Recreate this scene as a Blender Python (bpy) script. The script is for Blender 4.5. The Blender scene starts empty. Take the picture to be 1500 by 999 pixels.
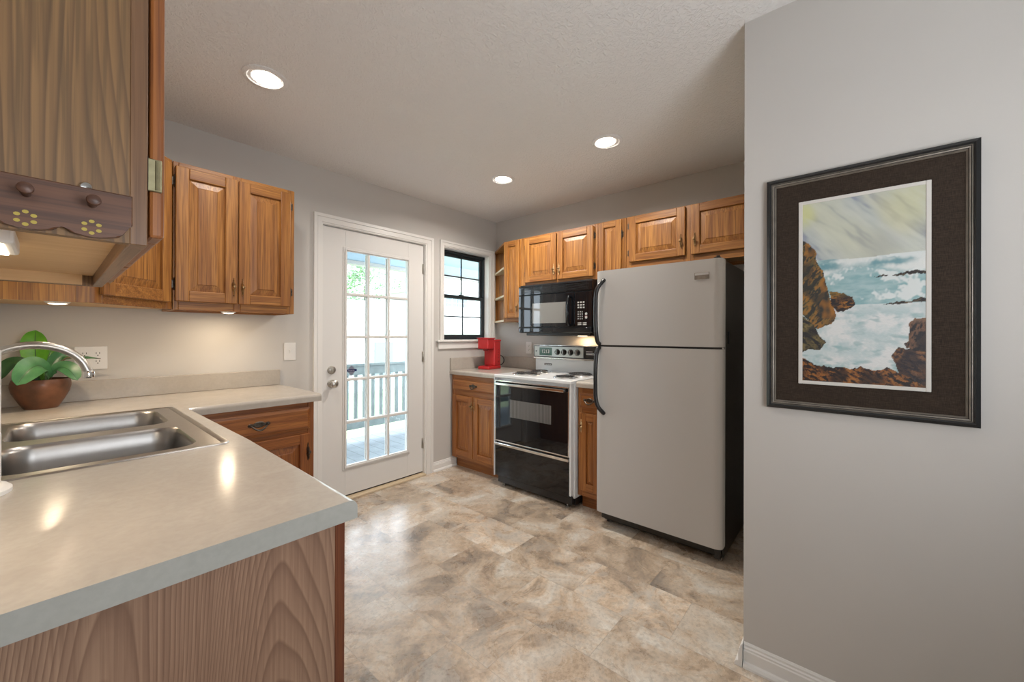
import bpy, bmesh, math, random
from mathutils import Vector, Matrix, noise
random.seed(7)
C = bpy.context.scene.collection
SC = bpy.context.scene
PI = math.pi

# ------------------------------------------------------------------ camera
cam_d = bpy.data.cameras.new('camera')
cam = bpy.data.objects.new('camera', cam_d); C.objects.link(cam)
SC.camera = cam
cam_d.sensor_width = 36.0
cam_d.lens = 36.0 * 583.70 / 1500.0
cam_d.shift_y = -10.303 / 1500.0
cam_d.clip_start = 0.02
yaw, pitch, roll = 0.85667, 0.0015, 0.00299
fw = Vector((math.sin(yaw) * math.cos(pitch), math.cos(yaw) * math.cos(pitch), math.sin(pitch)))
rt = Vector((math.cos(yaw), -math.sin(yaw), 0)); up = rt.cross(fw)
r2 = rt * math.cos(roll) + up * math.sin(roll); u2 = -rt * math.sin(roll) + up * math.cos(roll)
M = Matrix((r2, u2, -fw)).transposed().to_4x4()
M.translation = Vector((-3.0936, -2.9103, 1.2489))
cam.matrix_world = M

# ------------------------------------------------------------------ world, lights, exposure
SC.view_settings.view_transform = 'Standard'
SC.view_settings.look = 'None'
SC.view_settings.gamma = 1.0
SC.view_settings.use_curve_mapping = False
SC.view_settings.exposure = 0.17

world = bpy.data.worlds.new('sky'); SC.world = world; world.use_nodes = True
wn = world.node_tree.nodes; wl = world.node_tree.links; wn.clear()
wo = wn.new('ShaderNodeOutputWorld'); wb = wn.new('ShaderNodeBackground')
wb.inputs[0].default_value = (0.78, 0.89, 1.0, 1); wb.inputs[1].default_value = 6.0
wl.new(wb.outputs[0], wo.inputs[0])

sun_d = bpy.data.lights.new('sun', 'SUN'); sun_d.energy = 2.5; sun_d.angle = 0.2; sun_d.color = (1, .96, .88)
sun = bpy.data.objects.new('sun', sun_d); C.objects.link(sun)
sun.rotation_euler = (math.radians(40), 0, math.radians(-20)); sun.location = (0, 6, 12)

def area(name, loc, target, sx, sy, power, col=(1, 1, 1), portal=False):
    d = bpy.data.lights.new(name, 'AREA'); d.shape = 'RECTANGLE'; d.size = sx; d.size_y = sy
    d.energy = power; d.color = col
    if portal: d.cycles.is_portal = True
    o = bpy.data.objects.new(name, d); C.objects.link(o); o.location = loc
    o.rotation_euler = (Vector(target) - Vector(loc)).to_track_quat('-Z', 'Y').to_euler()
    return o
area('door_portal', (-1.37, .12, 1.06), (-1.37, -1, 1.06), .6, 1.7, 1, portal=True)
area('window_portal', (-.4, .2, 1.63), (-.4, -1, 1.63), .6, .9, 1, portal=True)
# added fill lights behind the camera, out of view; the walls there have no windows
area('rear_fill_light', (-3.6, -6.42, 1.5), (-2.6, 0, 1.35), 3.2, 1.7, 27, (.93, .97, 1.0))
area('side_fill_light', (-6.42, -4.2, 1.5), (0, -2.9, 1.5), 2.4, 1.6, 3, (.93, .97, 1.0))
area('ceiling_fill_light', (-2.55, -3.7, 1.25), (-2.0, -1.6, 3.0), .7, .7, 17, (.93, .96, 1.0))  # added unseen light aimed up to brighten the kitchen ceiling

# ------------------------------------------------------------------ materials
class NT:
    def __init__(s, name):
        s.m = bpy.data.materials.new(name); s.m.use_nodes = True
        s.n = s.m.node_tree.nodes; s.l = s.m.node_tree.links
        s.b = s.n['Principled BSDF']
    def new(s, t, **kw):
        x = s.n.new(t)
        for k, v in kw.items():
            if k.startswith('i_'):
                k2 = k[2:]; k2 = int(k2) if k2.isdigit() else k2
                x.inputs[k2].default_value = v
            else: setattr(x, k, v)
        return x
    def link(s, a, b): s.l.new(a, b)
    def ramp(s, fac, stops, interp='LINEAR'):
        r = s.n.new('ShaderNodeValToRGB'); r.color_ramp.interpolation = interp
        e = r.color_ramp.elements
        while len(e) < len(stops): e.new(.5)
        for i, (p, c) in enumerate(stops):
            e[i].position = p; e[i].color = (*c, 1) if len(c) == 3 else c
        s.l.new(fac, r.inputs[0]); return r.outputs[0]
    def math(s, op, a, b=None, c=None):
        x = s.n.new('ShaderNodeMath'); x.operation = op
        for i, v in enumerate((a, b, c)):
            if v is None: continue
            if isinstance(v, (int, float)): x.inputs[i].default_value = v
            else: s.l.new(v, x.inputs[i])
        return x.outputs[0]
    def mix(s, fac, a, b, mode='MIX'):
        x = s.n.new('ShaderNodeMix'); x.data_type = 'RGBA'; x.blend_type = mode
        for i, v in ((0, fac), (6, a), (7, b)):
            if isinstance(v, (int, float)): x.inputs[i].default_value = v
            elif isinstance(v, tuple): x.inputs[i].default_value = (*v, 1)
            else: s.l.new(v, x.inputs[i])
        return x.outputs[2]
    def bump(s, h, strength=.2, dist=.01):
        b = s.n.new('ShaderNodeBump'); b.inputs['Strength'].default_value = strength
        b.inputs['Distance'].default_value = dist
        s.l.new(h, b.inputs['Height']); s.l.new(b.outputs[0], s.b.inputs['Normal'])
    def coord(s, scale=(1, 1, 1), rnd=0):
        tc = s.new('ShaderNodeTexCoord')
        mp = s.new('ShaderNodeMapping'); mp.inputs['Scale'].default_value = scale
        if rnd:
            oi = s.new('ShaderNodeObjectInfo')
            vm = s.new('ShaderNodeVectorMath', operation='SCALE'); vm.inputs[0].default_value = (rnd, rnd * .7, rnd * .37)
            s.link(oi.outputs['Random'], vm.inputs['Scale'])
            va = s.new('ShaderNodeVectorMath', operation='ADD')
            s.link(tc.outputs['Object'], va.inputs[0]); s.link(vm.outputs[0], va.inputs[1])
            s.link(va.outputs[0], mp.inputs[0])
        else: s.link(tc.outputs['Object'], mp.inputs[0])
        return mp.outputs[0]

def plain(name, col, rough=.5, metal=0, spec=.5, coat=0, nz=0.0, nscale=8, bump=0, bscale=200):
    t = NT(name); b = t.b
    b.inputs['Base Color'].default_value = (*col, 1); b.inputs['Roughness'].default_value = rough
    b.inputs['Metallic'].default_value = metal; b.inputs['Specular IOR Level'].default_value = spec
    b.inputs['Coat Weight'].default_value = coat; b.inputs['Coat Roughness'].default_value = .05
    if nz:
        n = t.new('ShaderNodeTexNoise', i_Scale=nscale, i_Detail=4.0); t.link(t.coord(), n.inputs['Vector'])
        lo = tuple(c * (1 - nz) for c in col); hi = tuple(min(1, c * (1 + nz)) for c in col)
        t.link(t.ramp(n.outputs[0], [(.3, lo), (.7, hi)]), b.inputs['Base Color'])
    if bump:
        n = t.new('ShaderNodeTexNoise', i_Scale=bscale, i_Detail=2.0); t.link(t.coord(), n.inputs['Vector'])
        t.bump(n.outputs[0], bump, .002)
    return t.m

def wood(name, axis, cols, rough=.42, ring=9.0, wave=.55, sq=.075, pore=.55, rnd=9, coat=.08, scale=5.5, bumps=.08, streak=.6, sc4=60, grain=None):
    """long grained board: axis = 0,1,2 grain direction"""
    t = NT(name)
    sc = [1, 1, 1]; sc[axis] = sq
    v = t.coord(tuple(sc), rnd)
    n1 = t.new('ShaderNodeTexNoise', i_Scale=scale, i_Detail=1.5, i_Roughness=.4, i_Distortion=.25); t.link(v, n1.inputs['Vector'])
    r = t.math('MULTIPLY', n1.outputs[0], ring)
    if grain:      # (period of the hearts, quadratic, slope along the grain, linear, phase)
        tc = t.new('ShaderNodeTexCoord'); sp = t.new('ShaderNodeSeparateXYZ'); t.link(tc.outputs['Object'], sp.inputs[0])
        ca = 0 if axis != 0 else 1
        d = t.math('ADD', sp.outputs[ca], grain[4])
        if grain[1]:
            nj = t.new('ShaderNodeTexNoise', i_Scale=1.3, i_Detail=1.0); t.link(t.coord(), nj.inputs['Vector'])
            d = t.math('ADD', d, t.math('MULTIPLY', t.math('SUBTRACT', nj.outputs[0], .5), .16))
            q = t.math('PINGPONG', d, grain[0]); r = t.math('ADD', r, t.math('MULTIPLY', t.math('MULTIPLY', q, q), grain[1]))
        r = t.math('ADD', r, t.math('MULTIPLY', d, grain[3]))
        r = t.math('ADD', r, t.math('MULTIPLY', sp.outputs[axis], grain[2]))
    fr = t.math('FRACT', r)
    # sharp late-wood line on one side of every ring
    band = t.ramp(fr, [(0, (.1,) * 3), (.55, (.45,) * 3), (.86, (1,) * 3), (.97, (.15,) * 3), (1, (.1,) * 3)])
    n2 = t.new('ShaderNodeTexNoise', i_Scale=scale * .45, i_Detail=2.0); t.link(v, n2.inputs['Vector'])
    sc3 = [420, 420, 420]; sc3[axis] = 9
    v3 = t.coord(tuple(sc3), rnd)
    n3 = t.new('ShaderNodeTexNoise', i_Scale=.55, i_Detail=2.0, i_Roughness=.6); t.link(v3, n3.inputs['Vector'])
    base = t.mix(t.ramp(n2.outputs[0], [(.35, (0,) * 3), (.65, (1,) * 3)]), cols[0], cols[1])
    c1 = t.mix(t.math('MULTIPLY', band, wave), base, cols[2])
    s4 = [sc4, sc4, sc4]; s4[axis] = 1.6
    n4 = t.new('ShaderNodeTexNoise', i_Scale=1.0, i_Detail=3.0, i_Roughness=.65); t.link(t.coord(tuple(s4), rnd), n4.inputs['Vector'])
    c1 = t.mix(t.math('MULTIPLY', t.ramp(n4.outputs[0], [(.40, (1,) * 3), (.58, (0,) * 3)]), streak), c1, cols[2])
    p = t.ramp(n3.outputs[0], [(.36, (1,) * 3), (.52, (0,) * 3)])
    c2 = t.mix(t.math('MULTIPLY', p, pore), c1, cols[3])
    t.link(c2, t.b.inputs['Base Color'])
    t.b.inputs['Roughness'].default_value = rough
    t.b.inputs['Coat Weight'].default_value = coat; t.b.inputs['Coat Roughness'].default_value = .3
    t.bump(n3.outputs[0], bumps, .001)
    return t.m

OAKC = [(.54, .25, .060), (.42, .18, .040), (.19, .062, .012), (.10, .030, .008)]
OAK = [wood('oak_grain_%s' % 'xyz'[i], i, OAKC) for i in range(3)]
OAKD = [wood('oak_base_grain_%s' % 'xyz'[i], i, [(.43, .165, .036), (.33, .11, .022), (.18, .05, .011), (.11, .03, .008)]) for i in range(3)]
PANELV = wood('oak_veneer_side', 2, [(.33, .185, .075), (.27, .143, .053), (.125, .066, .030), (.11, .065, .03)], rough=.5, ring=16, sq=.10, coat=0, wave=.85, scale=9, streak=.30, sc4=160, grain=(1, 0, 1.5, 95, 0))
PANELO = wood('oak_veneer_corner', 2, [(.60, .29, .07), (.52, .235, .05), (.30, .11, .025), (.14, .055, .02)], rough=.4, ring=8, sq=.1, coat=0, wave=.6, scale=6, grain=(1, 0, 2, 60, 0))
STILEG = [wood('oak_stile_pale_%s' % 'xyz'[i], i, [(.30, .165, .078), (.25, .13, .058), (.15, .07, .032), (.10, .045, .02)], rough=.4, coat=.1) for i in range(3)]
WALNUT = wood('walnut_laminate', 2, [(.46, .30, .20), (.40, .245, .16), (.185, .098, .064), (.18, .095, .06)], rough=.45, ring=9, sq=.16, coat=0, wave=.75, pore=.3, scale=7, rnd=3, streak=.25, sc4=140, grain=(.13, 850, 13, 6, .045))
REDOAK = wood('red_oak_post', 2, [(.24, .075, .028), (.19, .055, .02), (.12, .03, .012), (.08, .02, .01)], rough=.4)
RACKW = wood('rack_stained_pine', 0, [(.17, .068, .030), (.13, .048, .022), (.065, .024, .012), (.05, .018, .010)], rough=.45, ring=7, coat=.1, scale=9)
MAPLE = wood('pale_underside_board', 0, [(.70, .47, .24), (.66, .43, .21), (.60, .37, .17), (.55, .33, .15)], rough=.5, coat=0, wave=.25, pore=.1, bumps=0)
CREAMSHELF = plain('cream_shelf_edge', (.62, .50, .34), .5)

WALL = plain('greige_wall_paint', (.56, .54, .51), .7, nz=.015, nscale=3, bump=.05, bscale=260)
def ceiling_mat():
    t = NT('ceiling_texture_paint'); t.b.inputs['Base Color'].default_value = (.82, .81, .80, 1)
    t.b.inputs['Roughness'].default_value = .8
    v = t.coord()
    n = t.new('ShaderNodeTexNoise', i_Scale=55, i_Detail=3.0, i_Distortion=1.2); t.link(v, n.inputs['Vector'])
    t.bump(t.ramp(n.outputs[0], [(.45, (0,) * 3), (.6, (1,) * 3)]), .5, .005)
    return t.m
CEIL = ceiling_mat()
TRIM = plain('white_trim_paint', (.78, .77, .745), .35)
DOORP = plain('white_door_paint', (.73, .72, .70), .38)
BLACKF = plain('dark_bronze_window_frame', (.018, .024, .028), .4)
BLKGAP = plain('dark_gap', (.02, .018, .016), .8)

def counter_mat(name, base, hi):
    t = NT(name); v = t.coord()
    n = t.new('ShaderNodeTexNoise', i_Scale=9, i_Detail=6.0, i_Roughness=.7, i_Distortion=.6); t.link(v, n.inputs['Vector'])
    n2 = t.new('ShaderNodeTexNoise', i_Scale=85, i_Detail=2.0); t.link(v, n2.inputs['Vector'])
    c = t.ramp(n.outputs[0], [(.32, base), (.68, hi)])
    c = t.mix(t.ramp(n2.outputs[0], [(.4, (0,) * 3), (.75, (.3,) * 3)]), c, tuple(x * .86 for x in base))
    t.link(c, t.b.inputs['Base Color']); t.b.inputs['Roughness'].default_value = .17; t.b.inputs['Specular IOR Level'].default_value = .22
    return t.m
COUNTER = counter_mat('beige_laminate', (.43, .39, .343), (.485, .447, .395))
EDGE = counter_mat('beige_laminate_cool_light', (.42, .42, .385), (.48, .48, .445))  # same beige laminate, the cooler light on the end face put into its colour

def floor_mat():
    t = NT('stone_look_vinyl')
    tc = t.new('ShaderNodeTexCoord'); sp = t.new('ShaderNodeSeparateXYZ'); t.link(tc.outputs['Object'], sp.inputs[0])
    W, L = .2967, .4640
    xs = t.math('DIVIDE', t.math('ADD', sp.outputs[0], 1.43 + 20 * W), W)
    row = t.math('FLOOR', xs); fx = t.math('SUBTRACT', xs, row)
    par = t.math('MODULO', row, 2.0)
    ys = t.math('DIVIDE', t.math('ADD', sp.outputs[1], 20 * L), L)
    ys = t.math('ADD', ys, t.math('MULTIPLY', par, .56)); ys = t.math('ADD', ys, .02)
    col = t.math('FLOOR', ys); fy = t.math('SUBTRACT', ys, col)
    cv = t.new('ShaderNodeCombineXYZ'); t.link(row, cv.inputs[0]); t.link(col, cv.inputs[1])
    wn_ = t.new('ShaderNodeTexWhiteNoise', noise_dimensions='3D'); t.link(cv.outputs[0], wn_.inputs['Vector'])
    off = t.new('ShaderNodeVectorMath', operation='SCALE'); t.link(wn_.outputs['Color'], off.inputs[0]); off.inputs['Scale'].default_value = 30
    ad = t.new('ShaderNodeVectorMath', operation='ADD'); t.link(tc.outputs['Object'], ad.inputs[0]); t.link(off.outputs[0], ad.inputs[1])
    v = ad.outputs[0]
    n1 = t.new('ShaderNodeTexNoise', i_Scale=3.0, i_Detail=10.0, i_Roughness=.68, i_Distortion=.9); t.link(v, n1.inputs['Vector'])
    n2 = t.new('ShaderNodeTexNoise', i_Scale=5.5, i_Detail=9.0, i_Roughness=.72, i_Distortion=1.2); t.link(v, n2.inputs['Vector'])
    n3 = t.new('ShaderNodeTexNoise', i_Scale=60, i_Detail=4.0, i_Roughness=.7); t.link(v, n3.inputs['Vector'])
    c = t.ramp(n1.outputs[0], [(.32, (.20, .165, .135)), (.42, (.39, .30, .22)), (.49, (.55, .43, .315)), (.56, (.61, .52, .42)), (.65, (.72, .675, .60))])
    g = t.ramp(n2.outputs[0], [(.46, (0,) * 3), (.60, (1,) * 3)])
    c = t.mix(t.math('MULTIPLY', g, t.math('MULTIPLY', wn_.outputs['Value'], .9)), c, (.46, .43, .385))
    d = t.ramp(n2.outputs[0], [(.33, (1,) * 3), (.42, (0,) * 3)])
    c = t.mix(t.math('MULTIPLY', d, .5), c, (.34, .25, .18))
    val = t.math('ADD', t.math('MULTIPLY', wn_.outputs['Value'], .36), .84)
    vv = t.new('ShaderNodeCombineXYZ')
    for i in range(3): t.link(val, vv.inputs[i])
    c = t.mix(1.0, c, vv.outputs[0], 'MULTIPLY')
    sp3 = t.ramp(n3.outputs[0], [(.38, (.62,) * 3), (.54, (1,) * 3)])
    c = t.mix(.65, c, sp3, 'MULTIPLY')
    ex = t.math('MINIMUM', fx, t.math('SUBTRACT', 1.0, fx)); ey = t.math('MINIMUM', fy, t.math('SUBTRACT', 1.0, fy))
    e = t.math('MINIMUM', t.math('MULTIPLY', ex, W), t.math('MULTIPLY', ey, L))
    line = t.math('LESS_THAN', e, .0014)
    c = t.mix(t.math('MULTIPLY', line, .45), c, (.22, .18, .15))
    t.link(c, t.b.inputs['Base Color'])
    t.b.inputs['Roughness'].default_value = .30
    t.link(t.ramp(n2.outputs[0], [(.3, (.22,) * 3), (.7, (.34,) * 3)]), t.b.inputs['Roughness'])
    t.b.inputs['Specular IOR Level'].default_value = 1.0
    t.bump(n3.outputs[0], .12, .002)
    return t.m
FLOOR = floor_mat()

def glass(name, tint=(1, 1, 1), refl=1.0):
    t = NT(name); t.n.remove(t.b)
    o = t.n['Material Output']; tr = t.new('ShaderNodeBsdfTransparent'); tr.inputs[0].default_value = (*tint, 1)
    gl = t.new('ShaderNodeBsdfGlossy'); gl.inputs['Roughness'].default_value = 0.0
    fr = t.new('ShaderNodeFresnel'); fr.inputs['IOR'].default_value = 1.45
    ge = t.new('ShaderNodeNewGeometry'); mx = t.new('ShaderNodeMixShader'); t.link(t.math('MULTIPLY', fr.outputs[0], t.math('SUBTRACT', 1.0, ge.outputs['Backfacing'])), mx.inputs[0]); t.link(tr.outputs[0], mx.inputs[1]); t.link(gl.outputs[0], mx.inputs[2])
    t.link(mx.outputs[0], o.inputs[0]); return t.m
GLASS = glass('clear_glass', (.97, .98, .98))
def emit(name, col, s):
    t = NT(name); t.b.inputs['Emission Color'].default_value = (*col, 1); t.b.inputs['Emission Strength'].default_value = s
    t.b.inputs['Base Color'].default_value = (*col, 1); return t.m
LAMPE = emit('lamp_lens', (1, .93, .84), 14)
PUCKE = emit('puck_lens', (1, .84, .62), 6)
STEEL = plain('brushed_steel', (.36, .35, .34), .32, 1.0, nz=.03, nscale=40)
NICKEL = plain('satin_nickel', (.55, .53, .49), .33, 1.0)
CHROME = plain('chrome', (.78, .78, .77), .1, 1.0)
PEWTER = plain('antique_pewter', (.10, .085, .07), .35, .9, nz=.5, nscale=90)
BRASS = plain('antique_brass', (.33, .21, .10), .32, .9, nz=.35, nscale=60)
BRASSG = plain('aged_brass_hinge', (.30, .27, .16), .45, .8, nz=.2, nscale=60)
FRIDGE = plain('silver_mist_enamel', (.50, .485, .465), .5, .0, spec=.35)
BLACKP = plain('black_plastic', (.012, .012, .013), .28)
BLACKG = plain('black_gloss_glass', (.005, .006, .008), .03, spec=.5, coat=.15)
BLACKT = plain('black_textured_enamel', (.022, .02, .017), .3, bump=.35, bscale=500)
WHITEE = plain('white_enamel', (.74, .76, .77), .2, coat=.3)
RED = plain('red_plastic', (.46, .016, .018), .32)
REDD = plain('dark_red_plastic', (.26, .01, .012), .4)
WPLAST = plain('white_plastic', (.76, .75, .73), .35)
TERRA = plain('terracotta_glaze', (.13, .05, .022), .42, nz=.5, nscale=14, coat=.1)
SOIL = plain('bark_soil', (.055, .03, .018), .9, nz=.6, nscale=60, bump=1, bscale=120)
def leaf_mat(name, a, b):
    t = NT(name); v = t.coord()
    n = t.new('ShaderNodeTexNoise', i_Scale=26, i_Detail=3.0); t.link(v, n.inputs['Vector'])
    t.link(t.ramp(n.outputs[0], [(.3, a), (.7, b)]), t.b.inputs['Base Color'])
    t.b.inputs['Roughness'].default_value = .35; t.b.inputs['Subsurface Weight'].default_value = .0
    return t.m
LEAFS = [leaf_mat('leaf_green', (.035, .14, .055), (.075, .23, .09)), leaf_mat('leaf_bright', (.07, .27, .015), (.12, .36, .02)), leaf_mat('leaf_deep', (.015, .06, .02), (.03, .10, .035))]
MIDRIB = plain('leaf_midrib', (.03, .09, .03), .5)
STEMM = plain('brown_stem', (.10, .075, .035), .6)
PAPER = plain('paper_towel', (.80, .79, .78), .9, bump=.5, bscale=140)
TAPE = plain('tape_print', (.012, .018, .085), .8, spec=.1)
LINEN_t = NT('brown_linen_mat')
def linen():
    t = LINEN_t
    a = t.new('ShaderNodeTexNoise', i_Scale=1.0, i_Detail=2.0); t.link(t.coord((60, 60, 900)), a.inputs['Vector'])
    b = t.new('ShaderNodeTexNoise', i_Scale=1.0, i_Detail=2.0); t.link(t.coord((900, 900, 60)), b.inputs['Vector'])
    f = t.math('ADD', t.math('MULTIPLY', a.outputs[0], .5), t.math('MULTIPLY', b.outputs[0], .5))
    t.link(t.ramp(f, [(.38, (.014, .008, .004)), (.5, (.026, .015, .008)), (.62, (.046, .029, .017))]), t.b.inputs['Base Color'])
    t.b.inputs['Roughness'].default_value = .9; t.bump(f, .5, .002); return t.m
LINEN = linen()
FRAMEK = plain('black_frame_lacquer', (.012, .013, .014), .3)
FRAMES = plain('tarnished_silver_leaf', (.25, .22, .185), .4, .5, nz=.2, nscale=30)
LINER = plain('white_canvas_liner', (.62, .60, .56), .7)
SIDING = NT('white_lap_siding')
def siding():
    t = SIDING; tc = t.new('ShaderNodeTexCoord'); sp = t.new('ShaderNodeSeparateXYZ'); t.link(tc.outputs['Object'], sp.inputs[0])
    f = t.math('FRACT', t.math('DIVIDE', sp.outputs[2], .13))
    t.link(t.ramp(f, [(0, (.36, .40, .43)), (.08, (.70, .73, .75)), (1, (.76, .78, .79))]), t.b.inputs['Base Color'])
    t.bump(f, .6, .02); t.b.inputs['Roughness'].default_value = .6; return t.m
SIDING = siding()
DECK = NT('grey_deck_boards')
def deck():
    t = DECK; tc = t.new('ShaderNodeTexCoord'); sp = t.new('ShaderNodeSeparateXYZ'); t.link(tc.outputs['Object'], sp.inputs[0])
    n = t.new('ShaderNodeTexNoise', i_Scale=6, i_Detail=5.0); t.link(tc.outputs['Object'], n.inputs['Vector'])
    f = t.math('FRACT', t.math('DIVIDE', sp.outputs[0], .14))
    c = t.ramp(n.outputs[0], [(.3, (.22, .24, .26)), (.7, (.29, .315, .34))])
    c = t.mix(t.math('LESS_THAN', f, .05), c, (.12, .13, .14))
    t.link(c, t.b.inputs['Base Color']); t.b.inputs['Roughness'].default_value = .7; return t.m
DECK = deck()
RAILM = plain('weathered_grey_rail', (.21, .24, .23), .7, nz=.15)
PORCHC = plain('blue_grey_porch_ceiling', (.40, .50, .56), .7, nz=.03)
BEAMM = plain('porch_beam_paint', (.44, .42, .39), .6)
GRASS = plain('lawn_grass', (.34, .40, .24), .9, nz=.3, nscale=3)
ROOFM = plain('pale_shingles', (.62, .61, .57), .9, nz=.15, nscale=20)
SHADEW = plain('house_window_shade', (.20, .25, .30), .3)
FOL = [leaf_mat('tree_leaves_a', (.10, .22, .08), (.22, .38, .16)), leaf_mat('tree_leaves_b', (.07, .17, .07), (.16, .30, .13))]
BARK = plain('tree_bark', (.12, .09, .06), .9, nz=.3)

# ------------------------------------------------------------------ mesh helpers
class Fr:
    """local frame: a across (left to right seen from the front), b up, c outwards"""
    def __init__(s, ox, oy, u, oz=0):
        s.o = Vector((ox, oy, oz)); s.u = Vector((u[0], u[1], 0)).normalized(); s.n = s.u.cross(Vector((0, 0, 1)))
    def p(s, a, b, c): return s.o + s.u * a + Vector((0, 0, b)) + s.n * c
    def axis(s): return 0 if abs(s.u.x) > .5 else 1
WORLD = Fr(0, 0, (1, 0))

class MB:
    def __init__(s, frame=None):
        s.bm = bmesh.new(); s.f = frame; s.mats = []
    def mi(s, m):
        if m not in s.mats: s.mats.append(m)
        return s.mats.index(m)
    def P(s, a, b, c):
        return s.f.p(a, b, c) if s.f else Vector((a, b, c))
    def box(s, a0, a1, b0, b1, c0, c1, m, bev=0.0, seg=1):
        """frame: a,b,c   world: x,y,z"""
        vs = [s.bm.verts.new(s.P(a, b, c)) for a in (a0, a1) for b in (b0, b1) for c in (c0, c1)]
        idx = [(0, 1, 3, 2), (4, 6, 7, 5), (0, 4, 5, 1), (2, 3, 7, 6), (0, 2, 6, 4), (1, 5, 7, 3)]
        k = s.mi(m); fs = []
        for q in idx:
            f = s.bm.faces.new([vs[i] for i in q]); f.material_index = k; fs.append(f)
        if bev > 0:
            es = list({e for f in fs for e in f.edges})
            r = bmesh.ops.bevel(s.bm, geom=es, offset=bev, segments=seg, affect='EDGES', profile=.5, material=-1)
        return fs
    def poly(s, pts, m, smooth=False):
        f = s.bm.faces.new([s.bm.verts.new(s.P(*p)) for p in pts]); f.material_index = s.mi(m); f.smooth = smooth; return f
    def prism(s, pts, c0, c1, m, bev=0, seg=1):
        """pts (a,b) polygon extruded c0..c1"""
        A = [s.bm.verts.new(s.P(a, b, c0)) for a, b in pts]; B = [s.bm.verts.new(s.P(a, b, c1)) for a, b in pts]
        k = s.mi(m); fs = [s.bm.faces.new(A[::-1]), s.bm.faces.new(B)]
        n = len(pts)
        for i in range(n): fs.append(s.bm.faces.new((A[i], A[(i + 1) % n], B[(i + 1) % n], B[i])))
        for f in fs: f.material_index = k
        if bev:
            es = list({e for f in fs[1:2] for e in f.edges})
            bmesh.ops.bevel(s.bm, geom=es, offset=bev, segments=seg, affect='EDGES', profile=.5)
        return fs
    def prof(s, prof, p0, p1, inward, m):
        """prof = (offset, z) pairs extruded between floor points p0,p1 (world)"""
        n = Vector((inward[0], inward[1], 0)); k = s.mi(m)
        A = [s.bm.verts.new(Vector((p0[0], p0[1], 0)) + n * o + Vector((0, 0, z))) for o, z in prof]
        B = [s.bm.verts.new(Vector((p1[0], p1[1], 0)) + n * o + Vector((0, 0, z))) for o, z in prof]
        N = len(prof)
        for i in range(N): s.bm.faces.new((A[i], A[(i + 1) % N], B[(i + 1) % N], B[i])).material_index = k
        s.bm.faces.new(A[::-1]).material_index = k; s.bm.faces.new(B).material_index = k
    def tube(s, pts, r, m, seg=10, cap=True):
        pts = [Vector(p) for p in pts]; rs = r if isinstance(r, (list, tuple)) else [r] * len(pts)
        k = s.mi(m); rings = []; prev = None
        for i, p in enumerate(pts):
            t = (pts[min(i + 1, len(pts) - 1)] - pts[max(i - 1, 0)]).normalized()
            if prev is None:
                a = Vector((0, 0, 1)) if abs(t.z) < .9 else Vector((1, 0, 0)); x = t.cross(a).normalized()
            else:
                x = prev - t * prev.dot(t); x.normalize()
            prev = x; y = t.cross(x)
            rings.append([s.bm.verts.new(p + (x * math.cos(2 * PI * j / seg) + y * math.sin(2 * PI * j / seg)) * rs[i]) for j in range(seg)])
        for A, B in zip(rings, rings[1:]):
            for j in range(seg):
                f = s.bm.faces.new((A[j], A[(j + 1) % seg], B[(j + 1) % seg], B[j])); f.material_index = k; f.smooth = True
        if cap:
            s.bm.faces.new(rings[0][::-1]).material_index = k; s.bm.faces.new(rings[-1]).material_index = k
    def lathe(s, prof, c, ax, m, seg=32, smooth=True):
        """prof (r, h) around axis ax (vector) through c"""
        ax = Vector(ax).normalized(); c = Vector(c); a = Vector((1, 0, 0)) if abs(ax.x) < .9 else Vector((0, 1, 0))
        x = ax.cross(a).normalized(); y = ax.cross(x); k = s.mi(m); rings = []
        for r, h in prof:
            if r < 1e-6: rings.append([s.bm.verts.new(c + ax * h)])
            else: rings.append([s.bm.verts.new(c + ax * h + (x * math.cos(2 * PI * j / seg) + y * math.sin(2 * PI * j / seg)) * r) for j in range(seg)])
        for A, B in zip(rings, rings[1:]):
            for j in range(seg):
                j2 = (j + 1) % seg
                q = [A[j % len(A)], A[j2 % len(A)], B[j2 % len(B)], B[j % len(B)]]
                u = []
                for v in q:
                    if v not in u: u.append(v)
                if len(u) > 2:
                    f = s.bm.faces.new(u); f.material_index = k; f.smooth = smooth
    def build(s, name, parent=None, loc=None):
        bmesh.ops.recalc_face_normals(s.bm, faces=s.bm.faces)
        for e in s.bm.edges:
            if len(e.link_faces) == 2 and e.calc_face_angle(0) > .62: e.smooth = False
        o0 = Vector((0, 0, 0)) if parent is None else wloc(parent)
        if loc is not None: o0 = Vector(loc)
        s.bm.transform(Matrix.Translation(-o0))
        me = bpy.data.meshes.new(name); s.bm.to_mesh(me); s.bm.free()
        for m in s.mats: me.materials.append(m)
        o = bpy.data.objects.new(name, me); C.objects.link(o)
        if parent is not None:
            o.parent = parent; o.location = o0 - wloc(parent)
        else: o.location = o0
        return o
def wloc(o):
    v = Vector(o.location); p = o.parent
    while p: v += Vector(p.location); p = p.parent
    return v
def thing(name, label, cat, loc, group=None):
    o = bpy.data.objects.new(name, None); C.objects.link(o); o.location = loc
    o['label'] = label; o['category'] = cat; o.empty_display_size = .05
    if group: o['group'] = group
    return o
def tag(o, label, cat, group=None):
    o['label'] = label; o['category'] = cat
    if group: o['group'] = group
    return o
def struct(o): o['kind'] = 'structure'; return o
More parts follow.
